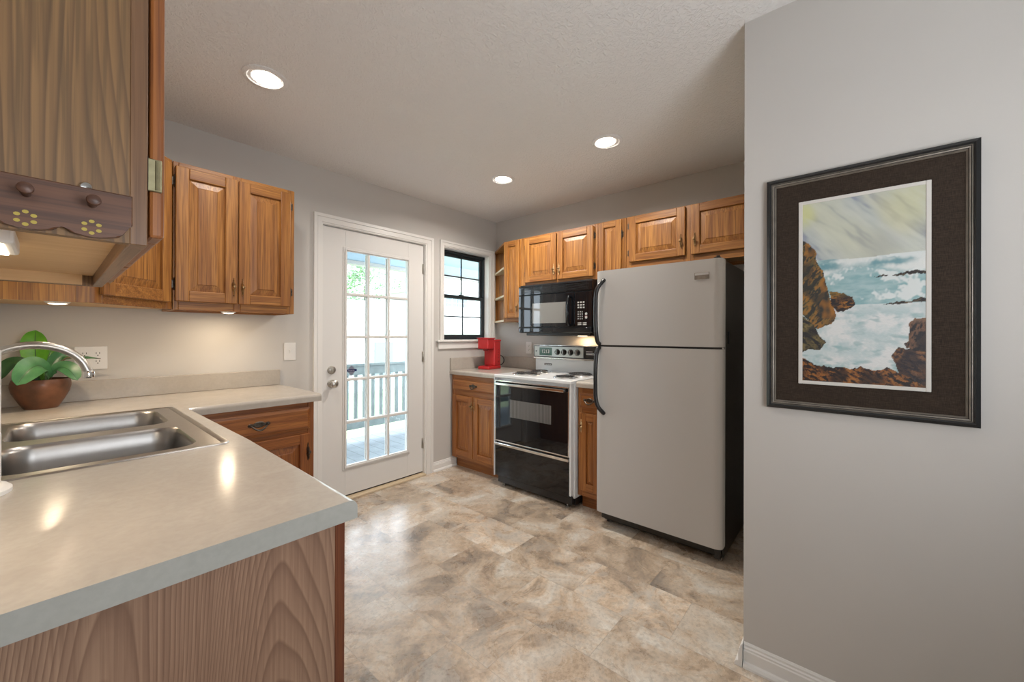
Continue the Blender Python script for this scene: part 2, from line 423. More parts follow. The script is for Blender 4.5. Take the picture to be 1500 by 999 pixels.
def text_mesh(name, body, size, frame, a, b, c, m, parent, bold=False):
    cu = bpy.data.curves.new(name, 'FONT'); cu.body = body; cu.size = size; cu.align_x = 'CENTER'; cu.align_y = 'CENTER'; cu.extrude = .0003
    t = bpy.data.objects.new(name, cu); C.objects.link(t)
    bpy.context.view_layer.update()
    me = bpy.data.meshes.new_from_object(t.evaluated_get(bpy.context.evaluated_depsgraph_get()))
    bpy.data.objects.remove(t)
    u, n = frame.u, frame.n; z = Vector((0, 0, 1)); o = frame.p(a, b, c) - wloc(parent)
    for v in me.vertices:
        x, y, d = v.co; v.co = o + u * x + z * y + n * d
    me.materials.clear(); me.materials.append(m)
    ob = bpy.data.objects.new(name, me); C.objects.link(ob); ob.parent = parent
    return ob

# ------------------------------------------------------------------ the room
H = 2.44
XL, XD, YB = -3.30, -6.5, -6.5        # kitchen left wall, dining room far wall, rear wall
YC, XC = -2.584, -1.366               # end of the partition with the painting
def wbox(name, parts, m, par=None):
    b = MB()
    for p in parts: b.box(*p, m)
    return struct(b.build(name))
fb = MB(); fb.box(XD, 0, YB, 0, -.08, 0, FLOOR); struct(fb.build('floor'))
wbox('ceiling', [(XD, .12, YB, .12, H, H + .1)], CEIL)
DX0, DX1, DZ = -1.8247, -.9175, 2.048     # door opening
WX0, WX1, WZ0, WZ1 = -.705, -.108, 1.197, 2.062
wbox('wall_back', [(XL - .1, DX0, 0, .12, 0, H), (DX0, DX1, 0, .12, DZ, H), (DX1, WX0, 0, .12, 0, H),
                   (WX0, WX1, 0, .12, 0, WZ0), (WX0, WX1, 0, .12, WZ1, H), (WX1, .12, 0, .12, 0, H)], WALL)
wbox('wall_right', [(0, .12, YC - .1, 0, 0, H)], WALL)
wbox('wall_partition', [(XC, 0, YC - .115, YC, 0, H), (XC, XC + .115, YB, YC - .115, 0, H)], WALL)
wbox('wall_left', [(XL - .1, XL, -2.16, 0, 0, H), (XD, XL - .1, -2.16, -2.06, 0, H)], WALL)
wbox('wall_dining', [(XD - .1, XD, YB, -2.06, 0, H)], WALL)
wbox('wall_rear', [(XD - .1, XC + .115, YB - .1, YB, 0, H)], WALL)

BASE = [(0, 0), (.026, 0), (.026, .008), (.021, .017), (.013, .021), (.013, .058), (.010, .062), (.010, .068), (.006, .072), (.006, .079), (.002, .086), (0, .086)]
b = MB(); b.prof(BASE, (-.835, 0), (-.56, 0), (0, -1), TRIM); struct(b.build('baseboard_back'))
b = MB(); b.prof(BASE, (XC, YC - .002), (XC, YB), (-1, 0), TRIM); struct(b.build('baseboard_partition'))
b = MB(); b.prof(BASE, (XC - .026, YC), (0, YC), (0, 1), TRIM); struct(b.build('baseboard_alcove'))

# door casing
def casing(name, x0, x1, xi0, xi1, z1, zi1, zb, Y=0):
    f = Fr(0, Y, (1, 0)); b = MB(f)
    def L(o0, o1, w):   # ring strip between inset o0..o1 from the outer edge
        l = (xi0 - x0); r = (x1 - xi1); t = z1 - zi1
        b.prism([(x0 + l * o0, zb), (x0 + l * o1, zb), (x0 + l * o1, z1 - t * o1), (x0 + l * o0, z1 - t * o0)], 0, w, TRIM)
        b.prism([(x1 - r * o1, zb), (x1 - r * o0, zb), (x1 - r * o0, z1 - t * o0), (x1 - r * o1, z1 - t * o1)], 0, w, TRIM)
        b.prism([(x0 + l * o0, z1 - t * o0), (x0 + l * o1, z1 - t * o1), (x1 - r * o1, z1 - t * o1), (x1 - r * o0, z1 - t * o0)], 0, w, TRIM)
    L(0, .32, .019); L(.32, .42, .013); L(.42, .85, .015); L(.85, 1, .009)
    return struct(b.build(name))
casing('trim_1', -1.886, -.836, DX0 + .003, DX1 - .003, 2.114, DZ - .003, 0)
jb = MB()
jb.box(DX0, DX0 + .006, .0, .12, 0, DZ, TRIM); jb.box(DX1 - .006, DX1, .0, .12, 0, DZ, TRIM); jb.box(DX0, DX1, .0, .12, DZ - .006, DZ, TRIM)
jb.box(DX0 + .004, DX1 - .004, -.03, .12, 0, .016, CREAMSHELF, .003); jb.box(DX0 + .006, DX1 - .006, .03, .05, .016, .028, BLKGAP)
struct(jb.build('trim_2'))
casing('trim_3', -.760, -.036, WX0 - .004, WX1 + .004, 2.122, WZ1 + .004, WZ0 - .004)
b = MB(); b.box(-.80, -.012, -.035, .0, 1.178, 1.196, TRIM, .004, 2); b.box(-.775, -.03, -.016, 0, 1.112, 1.178, TRIM, .004)
b.box(WX0, WX1, 0, .06, 1.186, 1.199, TRIM)
struct(b.build('trim_4'))

# ---- exterior door
door = struct(thing('door_1', '', '', (DX1 - .01, .02, 0)))
del door['label']; del door['category']
FA = Fr(0, .018, (1, 0))
x0, x1, gx0, gx1, gz0, gz1 = DX0 + .007, DX1 - .008, -1.632, -1.092, .251, 1.877
b = MB(FA)
T = .044
b.box(x0, gx0 - .008, .028, DZ - .009, -T, 0, DOORP, .0015); b.box(gx1 + .008, x1, .028, DZ - .009, -T, 0, DOORP, .0015)
b.box(gx0 - .008, gx1 + .008, .028, gz0 - .008, -T, 0, DOORP); b.box(gx0 - .008, gx1 + .008, gz1 + .008, DZ - .009, -T, 0, DOORP)
b.build('door_slab', door)
b = MB(FA)
for o0, o1, w in ((.030, .018, .006), (.018, .006, .013), (.006, -.002, .006)):
    for (a0, a1, z0, z1) in ((gx0 - o0, gx0 - o1, gz0 - o0, gz1 + o0), (gx1 + o1, gx1 + o0, gz0 - o0, gz1 + o0),
                             (gx0 - o1, gx1 + o1, gz0 - o0, gz0 - o1), (gx0 - o1, gx1 + o1, gz1 + o1, gz1 + o0)):
        b.box(a0, a1, z0, z1, -.001, w, DOORP, .0015)
for i in (1, 2):
    x = gx0 + (gx1 - gx0) * i / 3; b.box(x - .011, x + .011, gz0, gz1, -.014, .004, DOORP, .004)
    b.box(x - .011, x + .011, gz0, gz1, -.04, -.026, DOORP, .004)
for i in (1, 2, 3, 4):
    z = gz0 + (gz1 - gz0) * i / 5; b.box(gx0, gx1, z - .011, z + .011, -.014, .0035, DOORP, .004)
    b.box(gx0, gx1, z - .011, z + .011, -.04, -.026, DOORP, .004)
b.build('muntin_grid', door)
b = MB(FA); b.box(gx0 - .006, gx1 + .006, gz0 - .006, gz1 + .006, -.022, -.018, GLASS); b.build('glass_pane', door)
def knobset(z, deep, nm):
    b = MB(); c = FA.p(-1.745, z, 0)
    b.lathe([(0, 0), (.031, 0), (.031, .004), (.026, .009), (.012, .011)] + ([(.0115, .03), (.02, .036), (.028, .048), (.027, .058), (.018, .066), (0, .068)] if deep else [(.022, .012), (.022, .016), (.014, .018), (.013, .020), (0, .020)]), c, FA.n, NICKEL, 28)
    if not deep: b.box(-1.749, -1.741, .018 - .034, .018 - .018, z - .014, z + .014, NICKEL, .002)
    o = b.build(nm, door); o['label'] = 'satin nickel round ' + nm.replace('_', ' ')
knobset(.884, True, 'door_knob'); knobset(.984, False, 'deadbolt')
for z in (1.83, 1.05, .28):
    b = MB(); b.tube([(DX1 - .009, .012, z - .045), (DX1 - .009, .012, z + .045)], .006, NICKEL, 10)
    b.box(DX1 - .022, DX1 - .009, .0165, .0185, z - .045, z + .045, NICKEL)
    o = b.build('hinge', door); o['label'] = 'silver butt hinge'
# alarm sticker on the pane
stk = MB(FA); s_ = .036
stk.prism([(-1.583 - s_, .968), (-1.583, .968 - s_ * 1.15), (-1.583 + s_, .968), (-1.583, .968 + s_ * 1.15)], -.0178, -.0170, plain('sticker_silver', (.20, .21, .26), .8, spec=.1))
stk.box(-1.583 - .043, -1.583 + .043, .961, .977, -.0172, -.0164, TAPE)
for i in range(7):
    x = -1.583 - .027 + i * .0078; stk.box(x, x + .003, .967, .971, -.0164, -.0160, WPLAST)
tag(stk.build('alarm_sticker'), 'small diamond security sticker with blue band, stuck on the glazed door', 'sticker')

# ---- window
win = struct(thing('window_1', '', '', (-.4, .08, WZ0))); del win['label']; del win['category']
FW = Fr(0, .06, (1, 0)); b = MB(FW)
b.box(WX0, WX0 + .018, WZ0, WZ1, -.05, 0, BLACKF); b.box(WX1 - .022, WX1, WZ0, WZ1, -.05, 0, BLACKF)
b.box(WX0, WX1, WZ1 - .03, WZ1 - .004, -.05, 0, BLACKF, .002); b.box(WX0, WX1, WZ0 + .002, WZ0 + .012, -.05, 0, BLACKF)
b.build('window_frame', win)
def sash(a0, a1, z0, z1, c, fr, nm):
    s = MB(FW)
    for q in ((a0, a0 + fr, z0, z1), (a1 - fr, a1, z0, z1), (a0 + fr, a1 - fr, z0, z0 + fr * 1.3), (a0 + fr, a1 - fr, z1 - fr, z1)):
        s.box(*q, c - .02, c, BLACKF, .002)
    xm = (a0 + a1) / 2; zm = (z0 + z1) / 2 + .003
    s.box(xm - .006, xm + .006, z0 + fr, z1 - fr, c - .012, c - .004, BLACKF); s.box(a0 + fr, a1 - fr, zm - .006, zm + .006, c - .012, c - .004, BLACKF)
    so = s.build(nm, win)
    g = MB(FW); g.box(a0 + fr, a1 - fr, z0 + fr, z1 - fr, c - .0175, c - .0155, GLASS); g.build('glass_pane', so)
sash(WX0 + .018, WX1 - .022, 1.60, WZ1 - .03, -.026, .028, 'upper_sash')
sash(WX0 + .018, WX1 - .022, WZ0 + .012, 1.632, -.003, .028, 'lower_sash')
b = MB(FW); b.box(-.46, -.40, 1.628, 1.642, -.018, .0, BLACKF, .003); b.build('sash_lock', win)
b = MB(); b.box(WX0 - .001, WX0 + .003, 0, .06, WZ0, WZ1, TRIM); b.box(WX1 - .003, WX1 + .001, 0, .06, WZ0, WZ1, TRIM); b.box(WX0, WX1, 0, .06, WZ1 - .003, WZ1 + .001, TRIM)
struct(b.build('trim_5'))

# ------------------------------------------------------------------ cabinets
def raised_door(name, fr, a0, a1, z0, z1, parent, c0=0, mats=OAK, th=.019, sw=.055, panel=True):
    """frame-and-panel door, front at c0+th"""
    b = MB(fr); V, Hm = mats[2], mats[fr.axis()]
    c1 = c0 + th
    b.box(a0, a0 + sw, z0, z1, c0, c1, V, .004, 2); b.box(a1 - sw, a1, z0, z1, c0, c1, V, .004, 2)
    b.box(a0 + sw - .001, a1 - sw + .001, z0, z0 + sw, c0, c1 - .0003, Hm, .004, 2); b.box(a0 + sw - .001, a1 - sw + .001, z1 - sw, z1, c0, c1 - .0003, Hm, .004, 2)
    if panel:
        p = [(a0 + sw, z0 + sw), (a1 - sw, z0 + sw), (a1 - sw, z1 - sw), (a0 + sw, z1 - sw)]
        r = min(.034, (a1 - a0 - 2 * sw) * .3)
        q = [(a0 + sw + r, z0 + sw + r), (a1 - sw - r, z0 + sw + r), (a1 - sw - r, z1 - sw - r), (a0 + sw + r, z1 - sw - r)]
        q2 = [(a0 + sw + r + .003, z0 + sw + r + .003), (a1 - sw - r - .003, z0 + sw + r + .003), (a1 - sw - r - .003, z1 - sw - r - .003), (a0 + sw + r + .003, z1 - sw - r - .003)]
        cl, ch = c0 + .006, c0 + .0155
        for i in range(4):
            j = (i + 1) % 4
            mm = Hm if i % 2 == 0 else V
            b.poly([(*p[i], cl), (*p[j], cl), (*q[j], ch - .0025), (*q[i], ch - .0025)], V)
            b.poly([(*q[i], ch - .0025), (*q[j], ch - .0025), (*q2[j], ch), (*q2[i], ch)], V)
        b.poly([(*x, ch) for x in q2], V)
        b.box(a0 + sw, a1 - sw, z0 + sw, z1 - sw, c0, c0 + .004, V)
    return b.build(name, parent)
def drawer_front(name, fr, a0, a1, z0, z1, parent, c0=0, mats=OAK):
    b = MB(fr); Hm = mats[fr.axis()]; th = .019; e = .016
    b.box(a0, a1, z0, z1, c0, c0 + .009, Hm, .002)
    P = [(a0, z0), (a1, z0), (a1, z1), (a0, z1)]; Q = [(a0 + e, z0 + e), (a1 - e, z0 + e), (a1 - e, z1 - e), (a0 + e, z1 - e)]
    for i in range(4):
        j = (i + 1) % 4; b.poly([(*P[i], c0 + .009), (*P[j], c0 + .009), (*Q[j], c0 + th), (*Q[i], c0 + th)], Hm)
    b.poly([(*x, c0 + th) for x in Q], Hm)
    return b.build(name, parent)
def pull_v(fr, a, z, c, parent, m=BRASS, s=1.0):
    """vertical ornate pull: spindle backplate with a small knob"""
    b = MB(); P = lambda x, y, w: fr.p(a + x * s, z + y * s, c + w * s)
    prof = [(0, -.050), (.0035, -.048), (.002, -.042), (.0045, -.036), (.003, -.030), (.0075, -.020), (.009, -.010), (.007, 0), (.009, .010), (.0075, .020), (.003, .030), (.0045, .036), (.002, .042), (.0035, .048), (0, .050)]
    pts = [(r, h) for r, h in prof]
    k = b.mi(m); N = len(pts)
    L = [b.bm.verts.new(P(-r, h, .001)) for r, h in pts[1:-1]]; R = [b.bm.verts.new(P(r, h, .001)) for r, h in pts[1:-1]]
    Mi = [b.bm.verts.new(P(0, h, .001 + r * .9)) for r, h in pts[1:-1]]
    for i in range(N - 3):
        b.bm.faces.new((L[i], Mi[i], Mi[i + 1], L[i + 1])).material_index = k
        b.bm.faces.new((Mi[i], R[i], R[i + 1], Mi[i + 1])).material_index = k
    b.lathe([(.0045 * s, 0), (.0035 * s, .010 * s), (.006 * s, .015 * s), (.0085 * s, .021 * s), (.007 * s, .026 * s), (0, .028 * s)], P(0, 0, .002), fr.n, m, 14)
    b.tube([P(0, -.004, .018), P(0, -.022, .016), P(0, -.040, .014)], [.002 * s, .003 * s, .002 * s], m, 8)
    return b.build('pull', parent)
def pull_bail(fr, a, z, c, parent, m=PEWTER, s=1.0):
    b = MB(); P = lambda x, y, w: fr.p(a + x * s, z + y * s, c + w * s)
    k = b.mi(m)
    out = [(-.052, 0), (-.046, .009), (-.036, .011), (-.028, .006), (-.016, .015), (0, .018), (.016, .015), (.028, .006), (.036, .011), (.046, .009), (.052, 0),
           (.046, -.007), (.036, -.009), (.024, -.006), (.012, -.012), (0, -.014), (-.012, -.012), (-.024, -.006), (-.036, -.009), (-.046, -.007)]
    A = [b.bm.verts.new(P(x, y, .001)) for x, y in out]; B = [b.bm.verts.new(P(x * .9, y * .8, .004)) for x, y in out]
    n = len(out)
    for i in range(n): b.bm.faces.new((A[i], A[(i + 1) % n], B[(i + 1) % n], B[i])).material_index = k
    b.bm.faces.new(B).material_index = k
    pts = [P(-.038 + .076 * t, .002 - .026 * math.sin(PI * t) ** .8 if t not in (0, 1) else .002, .008 + .014 * math.sin(PI * t)) for t in [i / 12 for i in range(13)]]
    b.tube(pts, [(.0028 + .0022 * math.sin(PI * i / 12)) * s for i in range(13)], m, 8)
    for x in (-.038, .038): b.lathe([(.006 * s, 0), (.006 * s, .008 * s), (.004 * s, .012 * s), (0, .013 * s)], P(x, .002, .002), fr.n, m, 12)
    return b.build('pull', parent)
def hinges(fr, a, zs, c, parent, m=PEWTER, side=1):
    for z in zs:
        b = MB(); b.tube([fr.p(a, z - .026, c + .004), fr.p(a, z + .026, c + .004)], .0042, m, 8)
        for e in (-.029, .029): b.lathe([(0, -.004), (.003, -.001), (.003, .002), (0, .004)], fr.p(a, z + e, c + .004), (0, 0, 1), m, 8)
        q = MB(fr); b.bm  # plate
        bb = b; v = [fr.p(a + x * side, z + y, c + .0012) for x, y in ((0, -.02), (-.013, -.02), (-.013, .02), (0, .02))]
        f = bb.bm.faces.new([bb.bm.verts.new(p) for p in v]); f.material_index = bb.mi(m); q.bm.free()
        b.build('hinge', parent)
def carcass(fr, a0, a1, z0, z1, depth, parent, mats=OAK, recess=.022, side=None, under=MAPLE):
    V, Hm = mats[2], mats[fr.axis()]; side = side or V
    b = MB(fr)
    b.box(a0, a0 + .016, z0, z1, -depth, -.019, side); b.box(a1 - .016, a1, z0, z1, -depth, -.019, side)
    b.box(a0 + .016, a1 - .016, z1 - .016, z1, -depth, -.019, Hm)
    b.box(a0 + .016, a1 - .016, z0 + recess, z0 + recess + .014, -depth, -.019, under)
    b.box(a0 + .016, a1 - .016, z0 + recess, z1 - .016, -depth, -depth + .006, under)
    b.box(a0 + .016, a1 - .016, z0, z0 + recess, -depth, -depth + .018, Hm)
    b.build('carcass', parent)
def face_frame(fr, a0, a1, z0, z1, parent, rails, stiles, mats=OAK):
    """rails: list of (z0,z1); stiles: list of (a0,a1)"""
    V, Hm = mats[2], mats[fr.axis()]; b = MB(fr)
    for s in stiles: b.box(s[0], s[1], z0, z1, -.019, 0, V, .002)
    xs = sorted(stiles)
    for r in rails:
        for A, B in zip(xs, xs[1:]):
            b.box(A[1], B[0], r[0], r[1], -.019, -.0003, Hm, .0015)
    return b.build('face_frame', parent)
CT, UB = 2.12, 1.37

# wall cabinet right of the corner, on the door wall
F1 = Fr(0, -.305, (1, 0))
c = thing('wall_cabinet', 'two-door oak wall cabinet with brass pulls between the corner and the glazed door', 'cabinet', (-2.41, 0, UB))
carcass(F1, -2.698, -2.125, UB, CT, .303, c)
face_frame(F1, -2.698, -2.125, UB, CT, c, [(UB, 1.43), (2.075, CT)], [(-2.698, -2.675), (-2.44, -2.405), (-2.165, -2.125)])
d = raised_door('door', F1, -2.690, -2.426, 1.413, 2.096, c, .0005); pull_v(F1, -2.443, 1.505, .0195, d); hinges(F1, -2.6925, (1.50, 2.02), .001, d)
d = raised_door('door', F1, -2.418, -2.151, 1.413, 2.096, c, .0005); pull_v(F1, -2.401, 1.505, .0195, d); hinges(F1, -2.1485, (1.50, 2.02), .001, d, side=-1)

# diagonal corner cabinet
c = thing('corner_wall_cabinet', 'oak corner wall cabinet with one diagonal door above the potted plant', 'cabinet', (-3.05, -.3, UB))
P1 = Vector((-2.985, -.61)); P2 = Vector((-2.700, -.3055)); dv = P2 - P1; LD = dv.length
b = MB()
def vprism(b, pts, z0, z1, m):
    A = [b.bm.verts.new((x, y, z0)) for x, y in pts]; B = [b.bm.verts.new((x, y, z1)) for x, y in pts]; k = b.mi(m)
    b.bm.faces.new(A[::-1]).material_index = k; b.bm.faces.new(B).material_index = k
    for i in range(len(pts)): b.bm.faces.new((A[i], A[(i + 1) % len(pts)], B[(i + 1) % len(pts)], B[i])).material_index = k
vprism(b, [(XL, -.002), (XL, -.60), (-2.99, -.60), (-2.702, -.295), (-2.702, -.002)], UB + .012, CT, MAPLE)
b.box(XL + .002, -3.035, -.61, -.60, UB, CT, PANELO); b.box(-3.035, -2.985, -.6105, -.60, UB, CT, OAK[2], .001)
b.build('carcass', c)
F2 = Fr(P1.x, P1.y, (dv.x, dv.y))
face_frame(F2, 0, LD, UB, CT, c, [(UB, 1.43), (2.075, CT)], [(0, .035), (LD - .035, LD)])
d = raised_door('door', F2, .020, LD - .030, 1.405, 2.096, c, .0005); pull_v(F2, .045, 1.50, .0195, d)

# wall cabinet close to the camera, over the sink
c = thing('wall_cabinet', 'large oak wall cabinet closest to the camera, hanging above the sink', 'cabinet', (-3.15, -1.8, UB))
F3 = Fr(-3.008, 0, (0, 1))
Y0, Y1 = -2.170, -1.41
b = MB()
b.box(XL + .002, -3.026, Y0, Y0 + .016, UB, 2.16, PANELV); b.box(XL + .002, -3.026, Y1 - .016, Y1, UB, 2.16, PANELV)
b.box(XL + .002, -3.026, Y0 + .016, Y1 - .016, 2.14, 2.16, PANELV)
b.box(XL + .002, -3.026, Y0 + .016, Y1 - .016, UB + .026, UB + .040, MAPLE); b.box(XL + .002, XL + .02, Y0 + .016, Y1 - .016, UB, UB + .026, MAPLE)
b.box(XL + .02, -3.045, Y1 - .034, Y1 - .0162, UB + .001, UB + .026, MAPLE)
b.build('carcass', c)
b = MB()
b.box(-3.026, -3.008, Y0 - .001, Y0 + .04, UB - .001, 2.16, STILEG[2], .001); b.box(-3.026, -3.008, Y1 - .04, Y1, UB, 2.16, STILEG[2], .001)
b.box(-3.026, -3.008, Y0 + .04, Y1 - .04, UB, UB + .045, STILEG[1], .001); b.box(-3.026, -3.008, Y0 + .04, Y1 - .04, 2.10, 2.16, STILEG[1], .001)
b.build('face_frame', c)
RO3 = [REDOAK, REDOAK, REDOAK]
d = raised_door('door', F3, Y0 + .006, (Y0 + Y1) / 2 - .003, 1.383, 2.13, c, .0022, [OAKD[0], OAKD[1], OAKD[2]], th=.0165)
b = MB(); b.box(-3.0098, -2.9925, Y0 + .001, Y0 + .0065, 1.447, 1.492, BRASSG, .001); b.tube([(-2.9975, Y0 + .001, 1.449), (-2.9975, Y0 + .001, 1.490)], .0028, BRASSG, 8)
b.tube([(-3.0085, Y0 + .001, 1.445), (-3.0085, Y0 + .001, 1.494)], .0014, BLACKP, 6)
o = b.build('hinge', d); o['label'] = 'aged brass hinge'
d = raised_door('door', F3, (Y0 + Y1) / 2 + .003, Y1 - .006, 1.383, 2.13, c, .0022, OAKD, th=.0165)

# peg rack screwed on its end panel
rk = thing('peg_rack', 'dark stained scalloped wooden peg rack with yellow painted flowers on the near cabinet side', 'rack', (-3.10, Y0 - .008, 1.40))
FR_ = Fr(0, Y0 - .0005, (1, 0))
b = MB(FR_)
pts = [(-3.20, 1.432), (-3.024, 1.431), (-3.024, 1.392)]
for i in range(10):
    t = i / 9; pts.append((-3.026 - .014 * t, 1.391 - .017 * math.sin(PI / 2 * t)))
def zb(x):
    ph = ((x + 3.060) / .0525) % 1.0
    z = 1.3705 + .004 * (1 - math.cos(2 * PI * ph)) * .5
    if abs(ph - .5) < .13: z += .005 * math.cos((ph - .5) / .13 * PI / 2)
    return z
for i in range(61):
    x = -3.042 - i / 60 * .158; pts.append((x, zb(x)))
b.prism(pts, 0, .011, RACKW, .0012)
b.build('board', rk)
for px_ in (-3.061, -3.114, -3.167):
    b = MB(); b.lathe([(.0042, 0), (.0038, .016), (.0050, .021), (.0068, .026), (.0062, .030), (.003, .0315), (0, .0315)], FR_.p(px_, 1.411, .0108), FR_.n, RACKW, 18); b.build('peg', rk)
    b = MB(FR_); YEL = bpy.data.materials.get('yellow_flower_paint') or plain('yellow_flower_paint', (.50, .38, .06), .5)
    for j in range(6):
        a = 2 * PI * j / 6 + PI / 6; cx, cz = px_ - .0005 + .0073 * math.cos(a), 1.3825 + .0073 * math.sin(a)
        b.prism([(cx + .0026 * math.cos(k * PI / 5), cz + .0021 * math.sin(k * PI / 5)) for k in range(10)], .0110, .0114, YEL)
    o = b.build('painted_flower', rk); o['label'] = 'yellow dot flower'
b = MB(); b.lathe([(0, .004), (.005, .0035), (.0062, .002), (.0062, 0), (0, 0)], FR_.p(-3.066, 1.434, .001), FR_.n, CHROME, 20)
o = b.build('screw', rk); o['label'] = 'shiny round screw head'

# wall cabinets along the range wall
F4 = Fr(-.305, 0, (0, -1))     # a = -y
def cabB(label, a0, a1, z0, rails, stiles, doors, loc):
    c = thing('wall_cabinet', label, 'cabinet', (-.15, -(a0 + a1) / 2, z0))
    carcass(F4, a0, a1, z0, CT, .303, c)
    face_frame(F4, a0, a1, z0, CT, c, rails, stiles)
    return c
c = cabB('tall narrow oak wall cabinet beside the open corner shelves and the microwave', .40, .608, UB, [(UB, 1.41), (2.10, CT)], [(.40, .425), (.575, .608)], None, None)
d = raised_door('door', F4, .408, .588, 1.403, 2.108, c, .0005, sw=.045); pull_v(F4, .572, 1.50, .0195, d); hinges(F4, .4055, (1.50, 2.02), .001, d)
c = cabB('two-door oak wall cabinet directly above the black microwave', .610, 1.378, 1.683, [(1.683, 1.725), (2.095, CT)], [(.610, .665), (.985, 1.012), (1.335, 1.378)], None, None)
d = raised_door('door', F4, .655, .993, 1.712, 2.105, c, .0005); pull_v(F4, .972, 1.80, .0195, d); hinges(F4, .652, (1.79, 2.03), .001, d)
d = raised_door('door', F4, 1.005, 1.345, 1.712, 2.105, c, .0005); pull_v(F4, 1.026, 1.80, .0195, d); hinges(F4, 1.348, (1.79, 2.03), .001, d, side=-1)
c = cabB('narrow one-door oak wall cabinet between the microwave cabinet and the fridge', 1.380, 1.612, UB, [(UB, 1.41), (2.105, CT)], [(1.380, 1.405), (1.57, 1.612)], None, None)
d = raised_door('door', F4, 1.390, 1.578, 1.403, 2.112, c, .0005, sw=.045); hinges(F4, 1.581, (1.50, 2.00), .001, d, side=-1); pull_v(F4, 1.405, 1.50, .0195, d)
c = cabB('wide low oak wall cabinet with two doors above the fridge', 1.614, 2.50, 1.735, [(1.735, 1.795), (2.105, CT)], [(1.614, 1.655), (2.025, 2.09), (2.46, 2.50)], None, None)
d = raised_door('door', F4, 1.640, 2.037, 1.783, 2.114, c, .0005); pull_v(F4, 2.012, 1.88, .0195, d); hinges(F4, 1.637, (1.85, 2.05), .001, d)
d = raised_door('door', F4, 2.075, 2.475, 1.783, 2.114, c, .0005); pull_v(F4, 2.100, 1.88, .0195, d)

# open triangular end shelves
c = thing('corner_shelf_unit', 'open triangular oak end shelf unit between the window and the narrow cabinet', 'shelf', (-.1, -.3, UB))
b = MB()
b.box(-.305, -.002, -.398, -.388, UB, CT, OAK[2]); b.box(-.010, -.002, -.388, -.004, UB, CT, OAK[2])
b.build('back_panel', c)
for z in (UB, 1.605, 1.87, 2.10):
    b = MB(); vprism(b, [(-.304, -.388), (-.012, -.388), (-.012, -.006), (-.030, -.006)], z, z + .018, CREAMSHELF if z < 2.1 else OAK[0]); b.build('shelf', c)

# base cabinets
def base_cab(label, fr, a0, a1, depth, mats, drawer, doors, loc, toe=.10, left_side=None, group=None):
    c = thing('base_cabinet', label, 'cabinet', loc); V, Hm = mats[2], mats[fr.axis()]
    b = MB(fr)
    b.box(a0, a0 + .016, toe, .874, -depth, -.019, V); b.box(a1 - .016, a1, toe, .874, -depth, -.019, V)
    b.box(a0 + .016, a1 - .016, toe, toe + .016, -depth, -.019, MAPLE); b.box(a0 + .016, a1 - .016, toe, .874, -depth, -depth + .008, MAPLE)
    b.build('carcass', c)
    b = MB(fr); b.box(a0, a1, 0, toe, -depth + .01, -.065, Hm); b.build('toe_kick', c)
    st = [(a0, a0 + .035), (a1 - .035, a1)]
    face_frame(fr, a0, a1, toe, .874, c, [(toe, .145), (.675, .742), (.83, .874)], st, mats)
    if drawer:
        d = drawer_front('drawer', fr, *drawer, c, .0005, mats); pull_bail(fr, (drawer[0] + drawer[1]) / 2, (drawer[2] + drawer[3]) / 2 + .003, .0195, d)
    for (p0, p1, z0, z1, pa) in doors:
        d = raised_door('door', fr, p0, p1, z0, z1, c, .0005, mats)
        if pa is not None: pull_v(fr, pa, .605, .0195, d, PEWTER if mats is OAKD else BRASS)
    return c
F5 = Fr(0, -.612, (1, 0))
base_cab('dark oak base cabinet with drawer left of the glazed door', F5, -2.695, -2.133, .60, OAKD, (-2.66, -2.158, .727, .846), [(-2.66, -2.158, .13, .703, -2.172)], (-2.41, -.3, 0))
F6 = Fr(-.612, 0, (0, -1))
OB = OAKD
OM = [wood('oak_mid_grain_%s' % 'xyz'[i], i, [(.47, .20, .052), (.38, .145, .034), (.22, .07, .015), (.14, .04, .01)]) for i in range(3)]
base_cab('oak base cabinet with drawer and two doors under the coffee maker', F6, .012, .622, .60, OM, (.037, .602, .733, .832), [(.037, .310, .13, .684, .297), (.317, .602, .13, .684, .330)], (-.3, -.31, 0))
base_cab('narrow oak base cabinet squeezed between the range and the fridge', F6, 1.392, 1.60, .60, OM, (1.412, 1.580, .733, .836), [(1.412, 1.580, .145, .694, 1.428)], (-.3, -1.5, 0))
# peninsula base
c = thing('base_cabinet', 'peninsula base cabinet under the sink with a walnut laminate end panel', 'cabinet', (-3.0, -1.4, 0))
b = MB(); b.box(XL + .002, -2.7195, -2.116, -2.108, 0, .873, WALNUT); b.build('end_panel', c)
b = MB(); b.box(-2.7195, -2.699, -2.117, -2.09, 0, .873, REDOAK, .0015); o = b.build('corner_post', c); o['label'] = 'reddish oak corner post'
b = MB(); b.box(-2.722, -2.702, -2.09, -.70, .10, .873, OAKD[2]); b.box(-2.76, -2.75, -2.10, -.70, 0, .10, OAKD[1]); b.build('face_frame', c)
b = MB(); b.box(XL + .002, -2.722, -2.108, -1.50, .10, .115, MAPLE); b.box(XL + .002, XL + .01, -2.108, -.70, .0, .873, MAPLE); b.box(XL + .01, -2.722, -.71, -.70, 0, .70, MAPLE); b.build('carcass', c)
F7 = Fr(-2.702, 0, (0, 1))
for k in range(3):
    a = -2.07 + k * .45; d = raised_door('door', F7, a, a + .43, .13, .70, c, .0005, OAKD); pull_v(F7, a + .405, .6, .0195, d, PEWTER)
    d = drawer_front('drawer', F7, a, a + .43, .727, .846, c, .0005, OAKD); pull_bail(F7, a + .215, .79, .0195, d)

